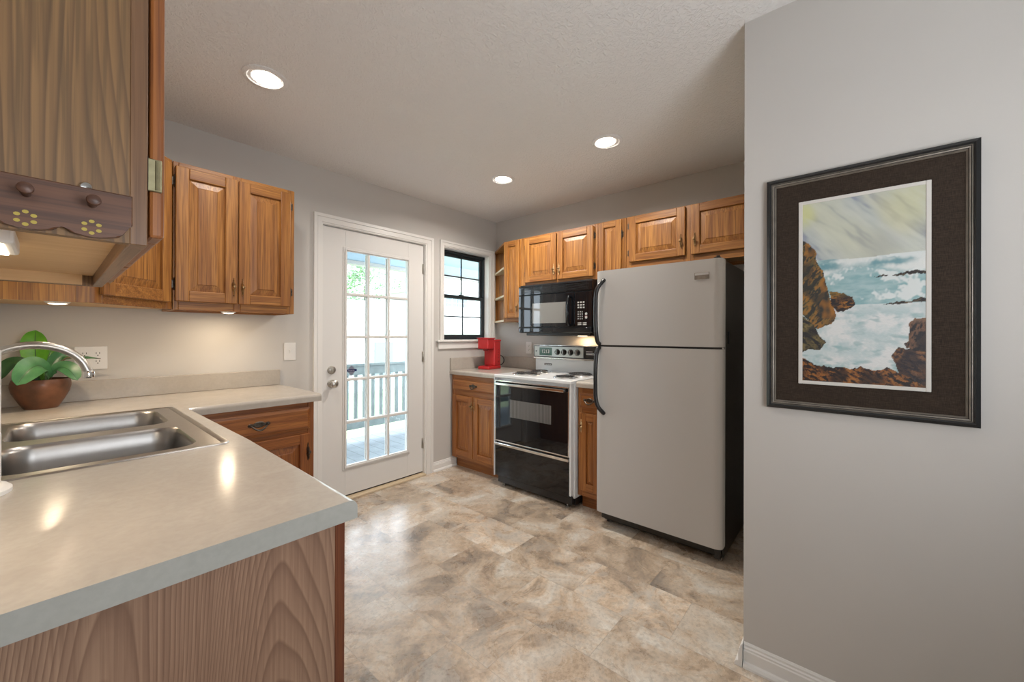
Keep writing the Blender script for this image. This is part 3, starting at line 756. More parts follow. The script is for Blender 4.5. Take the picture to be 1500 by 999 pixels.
# ------------------------------------------------------------------ worktops
def worktop(name, label, xs, ys, solid, z0, z1, round_lines, parent_loc, endmat=None, splash=()):
    """grid slab; solid(i,j) says which cells exist; round_lines = edges to round"""
    c = thing(name, label, 'worktop', parent_loc)
    b = MB(); bm = b.bm; k = b.mi(COUNTER); ke = b.mi(EDGE)
    V = {}
    def v(i, j, t):
        if (i, j, t) not in V: V[(i, j, t)] = bm.verts.new((xs[i], ys[j], z1 if t else z0))
        return V[(i, j, t)]
    S = lambda i, j: 0 <= i < len(xs) - 1 and 0 <= j < len(ys) - 1 and solid(i, j)
    for i in range(len(xs) - 1):
        for j in range(len(ys) - 1):
            if not S(i, j): continue
            bm.faces.new((v(i, j, 1), v(i + 1, j, 1), v(i + 1, j + 1, 1), v(i, j + 1, 1))).material_index = k
            bm.faces.new((v(i, j, 0), v(i, j + 1, 0), v(i + 1, j + 1, 0), v(i + 1, j, 0))).material_index = k
            for (di, dj, e) in ((-1, 0, ((i, j + 1), (i, j))), (1, 0, ((i + 1, j), (i + 1, j + 1))), (0, -1, ((i, j), (i + 1, j))), (0, 1, ((i + 1, j + 1), (i, j + 1)))):
                if not S(i + di, j + dj):
                    (p, q) = e
                    f = bm.faces.new((v(*p, 0), v(*q, 0), v(*q, 1), v(*p, 1)))
                    f.material_index = ke if (dj == -1 and endmat and abs(ys[j] - endmat) < 1e-4) else k
    bm.edges.ensure_lookup_table()
    es = []
    for e in bm.edges:
        a, d = e.verts[0].co, e.verts[1].co
        if abs(a.z - z1) < 1e-5 and abs(d.z - z1) < 1e-5:
            for (ax, val, lo, hi) in round_lines:
                o_ = 1 - ax
                if abs(a[ax] - val) < 1e-4 and abs(d[ax] - val) < 1e-4 and min(a[o_], d[o_]) > lo - 1e-4 and max(a[o_], d[o_]) < hi + 1e-4: es.append(e)
    bmesh.ops.bevel(bm, geom=es, offset=.016, segments=5, affect='EDGES', profile=.5, clamp_overlap=False)
    b.build('slab', c)
    for s in splash:
        b = MB(); b.box(*s, COUNTER, .0025, 2); b.build('backsplash', c)
    return c
xs = [XL + .001, -3.262, -2.752, -2.685, -2.103]; ys = [-2.141, -1.445, -.640, -.572, -.0012]
def L_(i, j):
    if i == 3: return j >= 2
    if i == 1 and j in (1, 2): return False
    return True
worktop('worktop', 'beige laminate L-shaped worktop of the peninsula with the sink cut into it', xs, ys, L_, .875, .914,
        [(0, -2.685, -2.141, -.640), (1, -.640, -2.685, -2.103)], (-2.9, -1.2, .875), endmat=-2.141,
        splash=[(XL + .001, -2.103, -.021, -.0014, .914, 1.013)])
worktop('worktop', 'beige laminate worktop in the window corner under the red coffee maker', [-.635, -.001], [-.626, -.001], lambda i, j: True, .875, .914,
        [(0, -.635, -1, 1)], (-.3, -.3, .875), splash=[(-.022, -.001, -.626, -.022, .914, 1.026), (-.635, -.0015, -.021, -.001, .914, 1.026)])
worktop('worktop', 'short beige laminate worktop piece between the range and the fridge', [-.640, -.001], [-1.602, -1.392], lambda i, j: True, .875, .914,
        [(0, -.640, -2, 1)], (-.3, -1.5, .875), splash=[(-.022, -.001, -1.602, -1.392, .914, 1.026)])

# ------------------------------------------------------------------ sink
sk = thing('kitchen_sink', 'stainless steel double bowl sink set into the peninsula worktop', 'sink', (-3.0, -1.0, .914))
def rrect(x0, x1, y0, y1, r, n=6):
    o = []
    for cx, cy, a0 in ((x1 - r, y1 - r, 0), (x0 + r, y1 - r, 90), (x0 + r, y0 + r, 180), (x1 - r, y0 + r, 270)):
        for i in range(n + 1):
            a = math.radians(a0 + 90 * i / n); o.append((cx + r * math.cos(a), cy + r * math.sin(a)))
    return o
b = MB(); bm = b.bm; k = b.mi(STEEL)
def loop(pts, z): return [bm.verts.new((x, y, z)) for x, y in pts]
def strip(A, B, sm=True):
    n = len(A)
    for i in range(n):
        f = bm.faces.new((A[i], A[(i + 1) % n], B[(i + 1) % n], B[i])); f.material_index = k; f.smooth = sm
OX = (-3.288, -2.732, -1.462, -.555)
o0 = loop(rrect(*OX, .03), .9145); o1 = loop(rrect(OX[0] + .003, OX[1] - .003, OX[2] + .003, OX[3] - .003, .028), .918)
o2 = loop(rrect(OX[0] + .018, OX[1] - .018, OX[2] + .012, OX[3] - .012, .024), .918); o3 = loop(rrect(OX[0] + .021, OX[1] - .021, OX[2] + .015, OX[3] - .015, .022), .9160)
strip(o0, o1); strip(o1, o2); strip(o2, o3)
loops = [o3]; es = []
bowls = [(-3.195, -2.800, -1.415, -1.052), (-3.195, -2.800, -.968, -.605)]
outs = []
for bx in bowls:
    t0 = loop(rrect(*bx, .06, 8), .9160); outs.append(t0); loops.append(t0)
for lp in loops:
    for i in range(len(lp)):
        e = bm.edges.get((lp[i], lp[(i + 1) % len(lp)])) or bm.edges.new((lp[i], lp[(i + 1) % len(lp)])); es.append(e)
r = bmesh.ops.triangle_fill(bm, use_beauty=True, edges=es)
for g in r['geom']:
    if isinstance(g, bmesh.types.BMFace): g.material_index = k
b2 = []
for bx, t0 in zip(bowls, outs):
    prev = t0
    for ins, z in ((.004, .912), (.009, .902), (.012, .86), (.020, .775), (.030, .752), (.055, .740), (.10, .737)):
        cur = loop(rrect(bx[0] + ins, bx[1] - ins, bx[2] + ins, bx[3] - ins, max(.012, .062 - ins * .25), 8), z); strip(prev, cur); prev = cur
    f = bm.faces.new(prev); f.material_index = k
b.build('bowl_sheet', sk)
for bx in bowls:
    cx, cy = (bx[0] + bx[1]) / 2, (bx[2] + bx[3]) / 2; b = MB(); b.lathe([(.045, .7372), (.043, .740), (.034, .739), (.03, .7375), (0, .7375)], (cx, cy, 0), (0, 0, 1), CHROME, 24); b.build('drain', sk)

# faucet
fc = thing('faucet', 'brushed nickel high arc kitchen faucet over the sink in front of the plant', 'faucet', (-3.235, -1.0, .918))
b = MB(); b.lathe([(.030, 0), (.030, .006), (.024, .012), (.020, .03), (.018, .10), (.015, .12), (0, .12)], (-3.245, -1.0, .9165), (0, 0, 1), NICKEL, 24); b.build('body', fc)
b = MB(); pts = [(-3.245, -1.0, 1.03), (-3.245, -1.0, 1.10)]
for i in range(17):
    t = PI * (1 - i / 16 * .93); pts.append((-3.131 + .114 * math.cos(t), -1.0, 1.112 + .100 * math.sin(t)))
pts.append((-3.0155, -1.0, 1.122)); b.tube(pts, .0115, NICKEL, 16)
b.build('spout', fc)
b = MB(); b.lathe([(.0125, 0), (.0145, .004), (.0145, .020), (.0125, .024), (0, .024)], (-3.0145, -1.0, 1.102), (0, 0, 1), CHROME, 20); o = b.build('aerator', fc); o['label'] = 'chrome tip'
b = MB(); b.tube([(-3.245, -1.018, .99), (-3.245, -1.06, 1.01), (-3.245, -1.10, 1.035)], [.008, .007, .006], NICKEL, 10); b.build('lever', fc)

# paper towel stand
ph = thing('paper_towel_stand', 'white paper towel stand on the worktop at the left edge, before the sink', 'stand', (-3.220, -1.542, .914))
b = MB(); b.lathe([(.072, 0), (.072, .008), (.066, .014), (.055, .016), (.012, .018), (0, .018)], (-3.220, -1.542, .9142), (0, 0, 1), WPLAST, 40); b.build('base', ph)
b = MB(); b.lathe([(.008, 0), (.008, .30), (.014, .305), (.014, .318), (0, .322)], (-3.220, -1.542, .932), (0, 0, 1), WPLAST, 20); b.build('rod', ph)
b = MB(); b.lathe([(.02, .002), (.056, .002), (.056, .28), (.02, .28), (.02, .002)], (-3.220, -1.542, .933), (0, 0, 1), PAPER, 48)
b.box(-3.168, -3.1655, -1.56, -1.50, .935, 1.03, PAPER)
tag(b.build('paper_towel_roll'), 'white roll of paper towels on its stand at the left edge', 'paper towels')

# ------------------------------------------------------------------ plant
PC = Vector((-3.125, -.150, .9143))
pl = thing('potted_orchid', 'broad-leaved green orchid in a brown clay pot in the worktop corner', 'plant', PC)
b = MB(); b.lathe([(0, 0), (.050, 0), (.053, .004), (.068, .032), (.086, .072), (.0915, .098), (.0905, .116), (.086, .130), (.082, .129), (.082, .118), (.060, .06), (0, .05)], PC, (0, 0, 1), TERRA, 48); o = b.build('pot', pl); o['label'] = 'round brown glazed clay pot'
b = MB(); b.lathe([(.082, .112), (.06, .120), (.03, .124), (0, .122)], PC, (0, 0, 1), SOIL, 32); b.build('soil', pl)
def leaf(base, tip, mid, w, m, up_=Vector((0, -1, .3))):
    base, tip, mid = Vector(base), Vector(tip), Vector(mid); b = MB(); k = b.mi(m); kr = b.mi(MIDRIB)
    N = 24; rows = []
    for i in range(N + 1):
        t = i / N; p = base * (1 - t) ** 2 + mid * 2 * t * (1 - t) + tip * t * t
        d = (2 * (1 - t) * (mid - base) + 2 * t * (tip - mid)).normalized()
        s = d.cross(up_).normalized(); n = s.cross(d)
        ww = w * ((.22 + .78 * math.sin(PI / 2 * t / .62) ** 1.2) if t < .62 else max(.04, math.sqrt(max(0, 1 - ((t - .62) / .38) ** 2))))
        rows.append([p + s * ww * q + n * (abs(q) ** 1.3) * ww * .35 for q in (-1, -.75, -.5, -.25, -.04, .04, .25, .5, .75, 1)])
    for off, flip in ((0, False), (-.0022, True)):
        R = [[b.bm.verts.new(p + up_.normalized() * off) for p in r_] for r_ in rows]
        for i in range(N):
            for j in range(9):
                f = b.bm.faces.new((R[i][j], R[i][j + 1], R[i + 1][j + 1], R[i + 1][j])); f.smooth = True; f.material_index = kr if j == 4 else k
    return b.build('leaf', pl)
Z0 = 1.03
leaf((-3.13, -.14, Z0), (-3.142, -.12, 1.262), (-3.150, -.09, 1.17), .043, LEAFS[1], Vector((-.2, -1, .1)))
leaf((-3.10, -.17, 1.05), (-3.188, -.30, 1.035), (-3.13, -.27, 1.175), .043, LEAFS[0], Vector((.2, -.8, .5)))
leaf((-3.10, -.16, 1.06), (-3.018, -.215, 1.035), (-3.06, -.19, 1.14), .034, LEAFS[0], Vector((.2, -.8, .6)))
leaf((-3.13, -.15, Z0), (-3.235, -.19, 1.055), (-3.20, -.15, 1.20), .030, LEAFS[2], Vector((-.3, -.6, .7)))
leaf((-3.13, -.13, Z0), (-3.17, -.06, 1.15), (-3.16, -.06, 1.18), .030, LEAFS[2], Vector((-.3, -1, .3)))
leaf((-3.11, -.13, Z0), (-3.03, -.10, 1.13), (-3.09, -.08, 1.18), .028, LEAFS[0], Vector((.3, -1, .3)))
leaf((-3.12, -.13, Z0), (-3.09, -.07, 1.18), (-3.11, -.06, 1.15), .026, LEAFS[1], Vector((.1, -1, .2)))
b = MB(); b.tube([(-3.10, -.15, 1.05), (-3.085, -.15, 1.10), (-3.05, -.15, 1.135), (-3.00, -.15, 1.137), (-2.94, -.15, 1.126)], [.003, .0032, .004, .0045, .0015], STEMM, 8)
b.tube([(-3.02, -.15, 1.138), (-2.985, -.152, 1.134), (-2.95, -.152, 1.130)], [.002, .006, .001], LEAFS[0], 8); b.build('flower_spike', pl)
b = MB(); b.tube([(-3.10, -.15, 1.04), (-3.08, -.16, 1.09), (-3.03, -.17, 1.115)], [.003, .003, .0015], STEMM, 8); b.build('stem', pl)

# ------------------------------------------------------------------ outlets and switch
def plate(name, label, cat, fr, a, z, w, h, kind):
    t = thing(name, label, cat, fr.p(a, z, 0))
    b = MB(fr); b.box(a - w / 2, a + w / 2, z - h / 2, z + h / 2, .0004, .006, WPLAST, .002, 2); b.build('cover_plate', t)
    if kind == 'switch':
        b = MB(fr); b.box(a - .005, a + .005, z - .012, z + .012, .006, .0075, WPLAST); b.box(a - .004, a + .004, z - .002, z + .010, .007, .016, WPLAST, .001); b.build('toggle', t)
    else:
        for sx in ((-.023, .023) if kind == 2 else (0,)):
            for dz in (-.02, .02):
                b = MB(fr); b.prism([(a + sx + .0165 * math.cos(q * PI / 8) * 1.0, z + dz + .0145 * math.sin(q * PI / 8)) for q in range(16)], .006, .0072, WPLAST)
                for hx in (-.006, .006): b.box(a + sx + hx - .0012, a + sx + hx + .0012, z + dz + .000, z + dz + .008, .0072, .0076, BLKGAP)
                b.prism([(a + sx + .0025 * math.cos(q * PI / 4), z + dz - .007 + .0025 * math.sin(q * PI / 4)) for q in range(8)], .0072, .0076, BLKGAP)
                b.build('receptacle', t)
    return t
FB0 = Fr(0, 0, (1, 0)); FBR = Fr(0, 0, (0, -1))
plate('wall_outlet', 'white double wall outlet right of the potted orchid', 'outlet', FB0, -2.965, 1.125, .116, .116, 2)
plate('light_switch', 'white light switch on the wall left of the glazed door', 'switch', FB0, -2.038, 1.130, .074, .118, 'switch')
plate('wall_outlet', 'white wall outlet between the coffee maker and the range console', 'outlet', FBR, .455, 1.12, .072, .116, 1)

# ------------------------------------------------------------------ recessed ceiling lights
def can(x, y, label, pw, ox=0.0, oy=0.0):
    t = thing('recessed_light', label, 'ceiling light', (x, y, H), 'recessed lights in the kitchen ceiling')
    b = MB(); b.lathe([(.093, 0), (.093, -.004), (.088, -.007), (.074, -.0075), (.070, -.004), (.066, -.0012), (.066, 0)], (x, y, H - .0003), (0, 0, 1), CEIL, 40); b.build('trim_ring', t)
    b = MB(); b.lathe([(.058, -.0025), (.05, -.006), (.03, -.009), (0, -.010)], (x + ox, y + oy, H - .0003), (0, 0, 1), LAMPE, 32)
    b.lathe([(.070, -.0035), (.064, -.002), (.058, -.0025)], (x, y, H - .0003), (0, 0, 1), WPLAST, 32); o = b.build('lamp_lens', t); o['label'] = 'glowing round lens'
    d = bpy.data.lights.new('can_lamp', 'AREA'); d.shape = 'DISK'; d.size = .12; d.energy = pw; d.color = (1, .93, .85); d.spread = math.radians(160)
    l = bpy.data.objects.new('can_lamp', d); C.objects.link(l); l.parent = t; l.location = (0, 0, -.014)
can(-2.449, -.828, 'round recessed ceiling light, the large one at upper left over the peninsula side', 4.8, .008, .004)
can(-.857, -1.743, 'round recessed ceiling light in front of the fridge, rightmost of those lit', 8, -.004, .010)
can(-.836, -.852, 'small round recessed ceiling light nearest the back corner above the range', 15, .004, -.002)
can(-2.425, -1.672, 'recessed ceiling light just cut by the top edge of the photo', 3.8)

# under-cabinet puck lights
def puck(x, y, z, label, pw):
    t = thing('puck_light', label, 'under-cabinet light', (x, y, z), 'puck lights under the wall cabinets')
    b = MB(); b.lathe([(.02, .0115), (.02, 0), (.036, 0), (.036, -.008), (.031, -.014), (.027, -.015)], (x, y, z), (0, 0, 1), WPLAST, 32); b.build('housing', t)
    b = MB(); b.lathe([(.027, -.0145), (.018, -.018), (0, -.0195)], (x, y, z), (0, 0, 1), PUCKE, 32); b.build('lens', t)
    d = bpy.data.lights.new('puck_lamp', 'AREA'); d.shape = 'DISK'; d.size = .05; d.energy = pw; d.color = (1, .80, .56)
    l = bpy.data.objects.new('puck_lamp', d); C.objects.link(l); l.parent = t; l.location = (0, 0, -.022)
puck(-3.080, -.50, 1.3815, 'round lit puck light under the corner cabinet above the orchid', 1.4)
puck(-2.445, -.235, 1.380, 'round lit puck light under the two-door cabinet left of the door', 1.4)
t = thing('cabinet_light', 'white box shaped lit lamp under the nearest wall cabinet', 'under-cabinet light', (-3.17, -1.95, 1.395))
b = MB(); b.box(-3.235, -3.128, -2.03, -1.90, 1.372, 1.3955, WPLAST, .004, 2); b.build('housing', t)
b = MB(); b.box(-3.225, -3.138, -2.02, -1.91, 1.3695, 1.3725, PUCKE, .001); b.build('lens', t)
d = bpy.data.lights.new('box_lamp', 'AREA'); d.shape = 'RECTANGLE'; d.size = .08; d.size_y = .10; d.energy = 1.1; d.color = (1, .84, .64)
l = bpy.data.objects.new('box_lamp', d); C.objects.link(l); l.parent = t; l.location = (-.012, -.015, -.029)

# ------------------------------------------------------------------ fridge
fr_ = thing('refrigerator', 'tall silver top-freezer refrigerator with black sides and black handles', 'refrigerator', (-.4, -1.99, 0))
FF = Fr(-.692, 0, (0, -1)); A0, A1 = 1.612, 2.366
b = MB(FF); b.box(A0 + .006, A1 - .006, .03, 1.662, -.635, -.008, BLACKT, .004, 2); b.build('cabinet_body', fr_)
b = MB(FF); b.box(A0 + .012, A1 - .012, .015, .092, -.09, -.03, BLACKP, .004)
for i in range(9): b.box(A0 + .06, A1 - .10, .030 + i * .006, .033 + i * .006, -.03, -.027, BLACKP)
o = b.build('kick_grille', fr_)
def fdoor(nm, z0, z1):
    b = MB(FF); n = 8; r = .042; D = .066
    pts = [(A0, -.006)]
    for i in range(n + 1): t = PI - PI / 2 * i / n; pts.append((A0 + r + r * math.cos(t), D - .028 + .028 * math.sin(t)))
    pts += [(A0 + r + .006, D), (A1 - r - .006, D)]
    for i in range(n + 1): t = PI / 2 - PI / 2 * i / n; pts.append((A1 - r + r * math.cos(t), D - .028 + .028 * math.sin(t)))
    pts.append((A1, -.006))
    A = [b.bm.verts.new(FF.p(a, z0, c)) for a, c in pts]; B = [b.bm.verts.new(FF.p(a, z1, c)) for a, c in pts]; k = b.mi(FRIDGE)
    b.bm.faces.new(A[::-1]).material_index = k; b.bm.faces.new(B).material_index = k
    for i in range(len(pts)):
        f = b.bm.faces.new((A[i], A[(i + 1) % len(pts)], B[(i + 1) % len(pts)], B[i])); f.material_index = k; f.smooth = 0 < i < len(pts) - 2
    return b.build(nm, fr_)
dz = 1.178
fd = fdoor('freezer_door', dz + .006, 1.664); rd = fdoor('fridge_door', .098, dz - .006)
b = MB(FF); b.box(A0 + .008, A1 - .004, dz - .0055, dz + .0055, -.006, .050, BLACKP); o = b.build('door_gasket', fr_)
for dd, pts in ((fd, [(1.672, 1.603, .066), (1.668, 1.590, .082), (1.650, 1.560, .098), (1.636, 1.52, .102), (1.632, 1.44, .102), (1.632, 1.30, .100), (1.636, 1.21, .088), (1.640, 1.190, .064)]),
                (rd, [(1.640, 1.166, .064), (1.636, 1.145, .088), (1.632, 1.06, .100), (1.632, .90, .102), (1.636, .83, .102), (1.650, .785, .098), (1.668, .755, .082), (1.672, .742, .066)])):
    b = MB(); sm = []
    P_ = [FF.p(*q) for q in pts]
    for i in range(len(P_) - 1):
        for k in range(4):
            t = k / 4; p0, p1, p2, p3 = P_[max(i - 1, 0)], P_[i], P_[i + 1], P_[min(i + 2, len(P_) - 1)]
            sm.append(.5 * ((2 * p1) + (p2 - p0) * t + (2 * p0 - 5 * p1 + 4 * p2 - p3) * t * t + (3 * p1 - p0 - 3 * p2 + p3) * t ** 3))
    sm.append(P_[-1]); b.tube(sm, .0135, BLACKP, 14); o = b.build('handle', dd); o['label'] = 'curved black handle'
b = MB(FF); b.box(2.226, 2.303, 1.556, 1.594, .0655, .0680, FRAMES, .001); b.box(2.229, 2.300, 1.579, 1.591, .068, .0686, FRIDGE); b.build('badge', fd)
b = MB(FF); b.box(2.315, 2.350, 1.664, 1.676, -.02, .03, BLACKP, .003); b.lathe([(.010, 0), (.010, .014), (0, .016)], FF.p(2.335, 1.670, .02), (0, 0, 1), BLACKP, 14); b.build('hinge_cap', fr_)
b = MB(FF); b.box(2.345, 2.368, dz - .004, dz + .004, .0, .045, CHROME, .001); b.build('centre_hinge', fr_)
b = MB(FF); b.box(2.32, 2.352, .03, .092, -.03, .03, BLACKP, .003); b.lathe([(.012, 0), (.012, .028), (0, .028)], FF.p(2.335, 0.001, -.03), (0, 0, 1), NICKEL, 12); b.build('foot', fr_)
b = MB(FF); b.lathe([(.012, 0), (.012, .028), (0, .028)], FF.p(1.65, 0.001, -.05), (0, 0, 1), BLACKP, 12); b.build('foot', fr_)
for q in (1.65, 2.33):
    b = MB(FF); b.lathe([(.014, 0), (.014, .031), (0, .031)], FF.p(q, 0.001, -.58), (0, 0, 1), BLACKP, 12); b.build('foot', fr_)
b = MB(); b.box(-.608, -.592, -2.368, -2.360, 1.20, 1.27, BLACKP, .002); b.build('side_clip', fr_)

# ------------------------------------------------------------------ range
rg = thing('electric_range', 'white electric range with black glass oven door and coil burners', 'stove', (-.35, -1.0, 0))
RA0, RA1 = .632, 1.386
FG = Fr(-.645, 0, (0, -1))
b = MB(FG); b.box(RA0, RA1, .075, .898, -.625, 0, WHITEE, .002); b.box(RA0 + .02, RA1 - .005, .02, .09, -.60, -.02, BLACKP); b.build('range_body', rg)
b = MB(FG); b.box(RA0 - .003, RA1 - .002, .894, .921, -.600, .045, WHITEE, .007, 3); b.build('cooktop', rg)
DA0, DA1 = .636, 1.362
d = MB(FG); d.box(DA0 + .004, DA1 - .004, .378, .868, 0, .038, BLACKG, .003)
od = d.build('oven_door', rg); od['label'] = 'black glass oven door'
b = MB(FG)
for q in ((DA0, DA0 + .010, .372, .874), (DA1 - .010, DA1, .372, .874), (DA0 + .010, DA1 - .010, .864, .874), (DA0 + .010, DA1 - .010, .372, .382)): b.box(*q, -.002, .0415, CHROME, .002)
b.build('door_trim', od)
b = MB(FG)
b.box(RA0 - .002, RA0 + .004, .085, .895, .0, .044, WHITEE); b.build('side_trim', rg); b = MB(FG); b.box(DA1 + .002, DA1 + .016, .10, .895, .0, .040, WHITEE, .002); b.build('side_trim', rg)
b = MB(FG); b.box(.660, 1.338, .838, .858, .062, .076, CHROME, .004, 2)
for a in (.664, 1.325): b.box(a, a + .012, .840, .856, .036, .066, BLACKP, .002)
o = b.build('handle', od); o['label'] = 'flat chrome handle bar'
OVW = NT('oven_window_screen')
def ovw():
    t = OVW; tc = t.new('ShaderNodeTexCoord'); sp = t.new('ShaderNodeSeparateXYZ'); t.link(tc.outputs['Object'], sp.inputs[0])
    f = t.math('FRACT', t.math('DIVIDE', sp.outputs[1], .0135))
    t.link(t.mix(t.math('LESS_THAN', f, .35), (.10, .10, .10), (.21, .21, .205)), t.b.inputs['Base Color'])
    t.b.inputs['Roughness'].default_value = .05; t.b.inputs['Coat Weight'].default_value = .5; return t.m
OVW = ovw()
b = MB(FG); b.box(.80, 1.205, .585, .725, .037, .0388, OVW); o = b.build('oven_window', od); o['label'] = 'grey striped oven window'
b = MB(FG); b.box(DA0 + .003, DA1 - .003, .088, .350, 0, .036, BLACKG, .003); dr = b.build('storage_drawer', rg); dr['label'] = 'black storage drawer front'
b = MB(FG); b.box(DA0, DA1 - .002, .342, .362, .0, .050, CHROME, .003, 2); b.build('drawer_handle', dr)
b = MB(FG); b.box(DA0 + .004, DA1 - .004, .362, .374, -.001, .018, BLACKP); b.box(DA0 + .02, DA1 + .01, .03, .088, -.05, .02, BLACKP, .003); b.build('kick_plate', rg)
for q in ((.70, .0), (1.32, .0), (.70, -.55), (1.32, -.55)):
    b = MB(); b.lathe([(.016, 0), (.016, .006), (.006, .008), (.006, .03), (0, .03)], FG.p(q[0], .001, q[1] - .01), (0, 0, 1), NICKEL, 12); b.build('foot', rg)
def burner(x, y, R):
    b = MB(); b.lathe([(R + .022, 0), (R + .020, .0035), (R + .012, .003), (R * .9, -.002), (R * .3, -.003), (0, -.003)], (x, y, .9215), (0, 0, 1), CHROME, 40); o = b.build('drip_pan', rg)
    b = MB(); n = 150; turns = R / .021
    b.tube([(x + (.018 + (R - .018) * i / n) * math.cos(2 * PI * turns * i / n), y + (.018 + (R - .018) * i / n) * math.sin(2 * PI * turns * i / n), .9315) for i in range(n + 1)], .0048, BLACKP, 6)
    for j in range(3):
        a = 2 * PI * j / 3; b.tube([(x, y, .9265), (x + R * math.cos(a), y + R * math.sin(a), .9265)], .0022, NICKEL, 6)
    b.build('coil', o)
burner(-.495, -.825, .100); burner(-.275, -.80, .075); burner(-.505, -1.215, .075); burner(-.265, -1.20, .100)
b = MB(FG)
b.prism([(RA0 + .002, .919), (RA1 - .002, .919), (RA1 - .002, 1.04), (RA0 + .002, 1.04)], -.615, -.520, WHITEE)
b.box(RA0 - .006, RA1 + .006, 1.030, 1.044, -.612, -.492, CHROME, .004, 2)
b.build('backguard', rg)
b = MB(FG); b.box(RA0 - .006, RA1 + .006, 1.044, 1.150, -.612, -.497, BLACKP, .005, 2); b.box(RA0 - .006, RA1 + .006, 1.148, 1.156, -.612, -.500, CHROME, .003, 2)
cs = b.build('console', rg)
CSF = plain('console_silver_face', (.50, .53, .51), .25, .3)
b = MB(FG); b.box(RA0 + .004, 1.158, 1.052, 1.142, -.498, -.4955, CSF); b.build('silver_panel', cs)
CLK = plain('clock_green_glass', (.035, .10, .075), .1)
b = MB(FG); b.box(.695, .835, 1.062, 1.132, -.4958, -.4935, CLK, .001); ck = b.build('clock', cs); ck['label'] = 'green clock window'
text_mesh('clock_digits', '1213', .044, FG, .765, 1.096, -.4932, WPLAST, cs)
for a in (.894, .963, 1.032, 1.100):
    b = MB(); b.lathe([(.027, 0), (.027, .003), (.023, .004)], FG.p(a, 1.095, -.4955), FG.n, BLACKP, 24); b.lathe([(.022, .003), (.019, .018), (.016, .020), (0, .020)], FG.p(a, 1.095, -.4955), FG.n, BLACKP, 24)
    q = MB(FG); q.f = FG; b.f = FG; b.box(a - .003, a + .003, 1.077, 1.113, -.477, -.472, CHROME, .001); q.bm.free()
    b.build('knob', cs)
b = MB(FG); b.box(1.165, RA1 - .004, 1.052, 1.142, -.498, -.4955, BLACKG)
for i in range(3): b.box(1.185, 1.27 - .012 * i, 1.080 + i * .012, 1.084 + i * .012, -.4955, -.4950, WPLAST)
b.lathe([(.014, 0), (.012, .012), (0, .013)], FG.p(1.33, 1.105, -.4955), FG.n, CHROME, 16)
b.build('selector_panel', cs)
b = MB(FG); b.box(.735, .815, .970, .988, -.5202, -.5180, BLACKP)
for i in range(6): b.box(.741 + i * .012, .749 + i * .012, .975, .983, -.5182, -.5176, WPLAST)
b.build('badge', rg)
b = MB(FG); b.lathe([(.006, 0), (.005, .004), (0, .004)], FG.p(.658, 1.098, -.4955), FG.n, BLACKP, 12); b.build('indicator', cs)

# ------------------------------------------------------------------ microwave
mw = thing('microwave', 'black over-the-range microwave mounted under the oak cabinet above the stove', 'microwave', (-.2, -1.0, 1.25))
FM = Fr(-.385, 0, (0, -1)); MA0, MA1 = .643, 1.376
b = MB(FM); b.box(MA0 + .004, MA1 - .004, 1.262, 1.680, -.383, -.012, BLACKP, .003); b.box(MA0 + .06, MA1 - .03, 1.240, 1.264, -.375, -.03, BLACKP, .004)
b.build('microwave_body', mw)
b = MB(FM); b.box(MA0, MA1, 1.592, 1.668, -.014, .004, BLACKG, .004, 2)
for i in range(6): b.box(MA0 + .03, MA1 - .03, 1.605 + i * .009, 1.609 + i * .009, .003, .0052, BLACKP)
b.build('vent_panel', mw)
b = MB(FM); b.box(MA0, 1.215, 1.312, 1.588, -.014, .006, BLACKG, .005, 2); md = b.build('door', mw)
b = MB(FM)
MWG = NT('microwave_window_grey'); MWG.b.inputs['Base Color'].default_value = (.20, .20, .19, 1); MWG.b.inputs['Roughness'].default_value = .04; MWG.b.inputs['Coat Weight'].default_value = .6; MWG = MWG.m
b.box(.80, 1.138, 1.345, 1.515, .0045, .0072, MWG); o = b.build('door_window', md); o['label'] = 'grey mesh window'
b = MB(); pts = [FM.p(1.182, 1.555, .006), FM.p(1.182, 1.552, .028), FM.p(1.182, 1.535, .040), FM.p(1.182, 1.44, .046), FM.p(1.182, 1.345, .040), FM.p(1.182, 1.328, .028), FM.p(1.182, 1.325, .006)]
b.tube(pts, .011, BLACKG, 14); b.build('handle', md)
b = MB(FM); b.box(1.219, MA1, 1.312, 1.588, -.014, .004, BLACKG, .004, 2); kp = b.build('control_panel', mw)
KEY = plain('keypad_grey', (.42, .42, .40), .5); KEYR = plain('keypad_red', (.30, .10, .09), .5)
b = MB(FM)
for r_ in range(3):
    for c_ in range(3): b.box(1.247 + c_ * .024, 1.262 + c_ * .024, 1.497 - r_ * .020, 1.509 - r_ * .020, .004, .0052, KEY, .0008)
for r_ in range(4):
    for c_ in range(3): b.box(1.250 + c_ * .018, 1.257 + c_ * .018, 1.424 - r_ * .018, 1.433 - r_ * .018, .004, .0052, KEY)
for z in (1.400, 1.372): b.lathe([(.011, 0), (.010, .002), (0, .002)], FM.p(1.325, z + .012, .004), FM.n, KEY, 16)
b.box(1.313, 1.337, 1.390, 1.396, .004, .0052, KEYR)
for r_ in range(2):
    for c_ in range(2): b.box(1.249 + c_ * .046, 1.283 + c_ * .046, 1.338 - r_ * .013, 1.345 - r_ * .013, .004, .0052, KEY)
b.build('keypad', kp)
b = MB(FM)
b.prism([(MA0, 1.308), (MA1, 1.308), (MA1, 1.268), (MA0 + .006, 1.268)], -.014, .010, BLACKG, .006, 3); b.build('lower_bezel', mw)
d_ = bpy.data.lights.new('cooktop_lamp', 'AREA'); d_.shape = 'RECTANGLE'; d_.size = .06; d_.size_y = .05; d_.energy = 1.0; d_.color = (1, .66, .36)
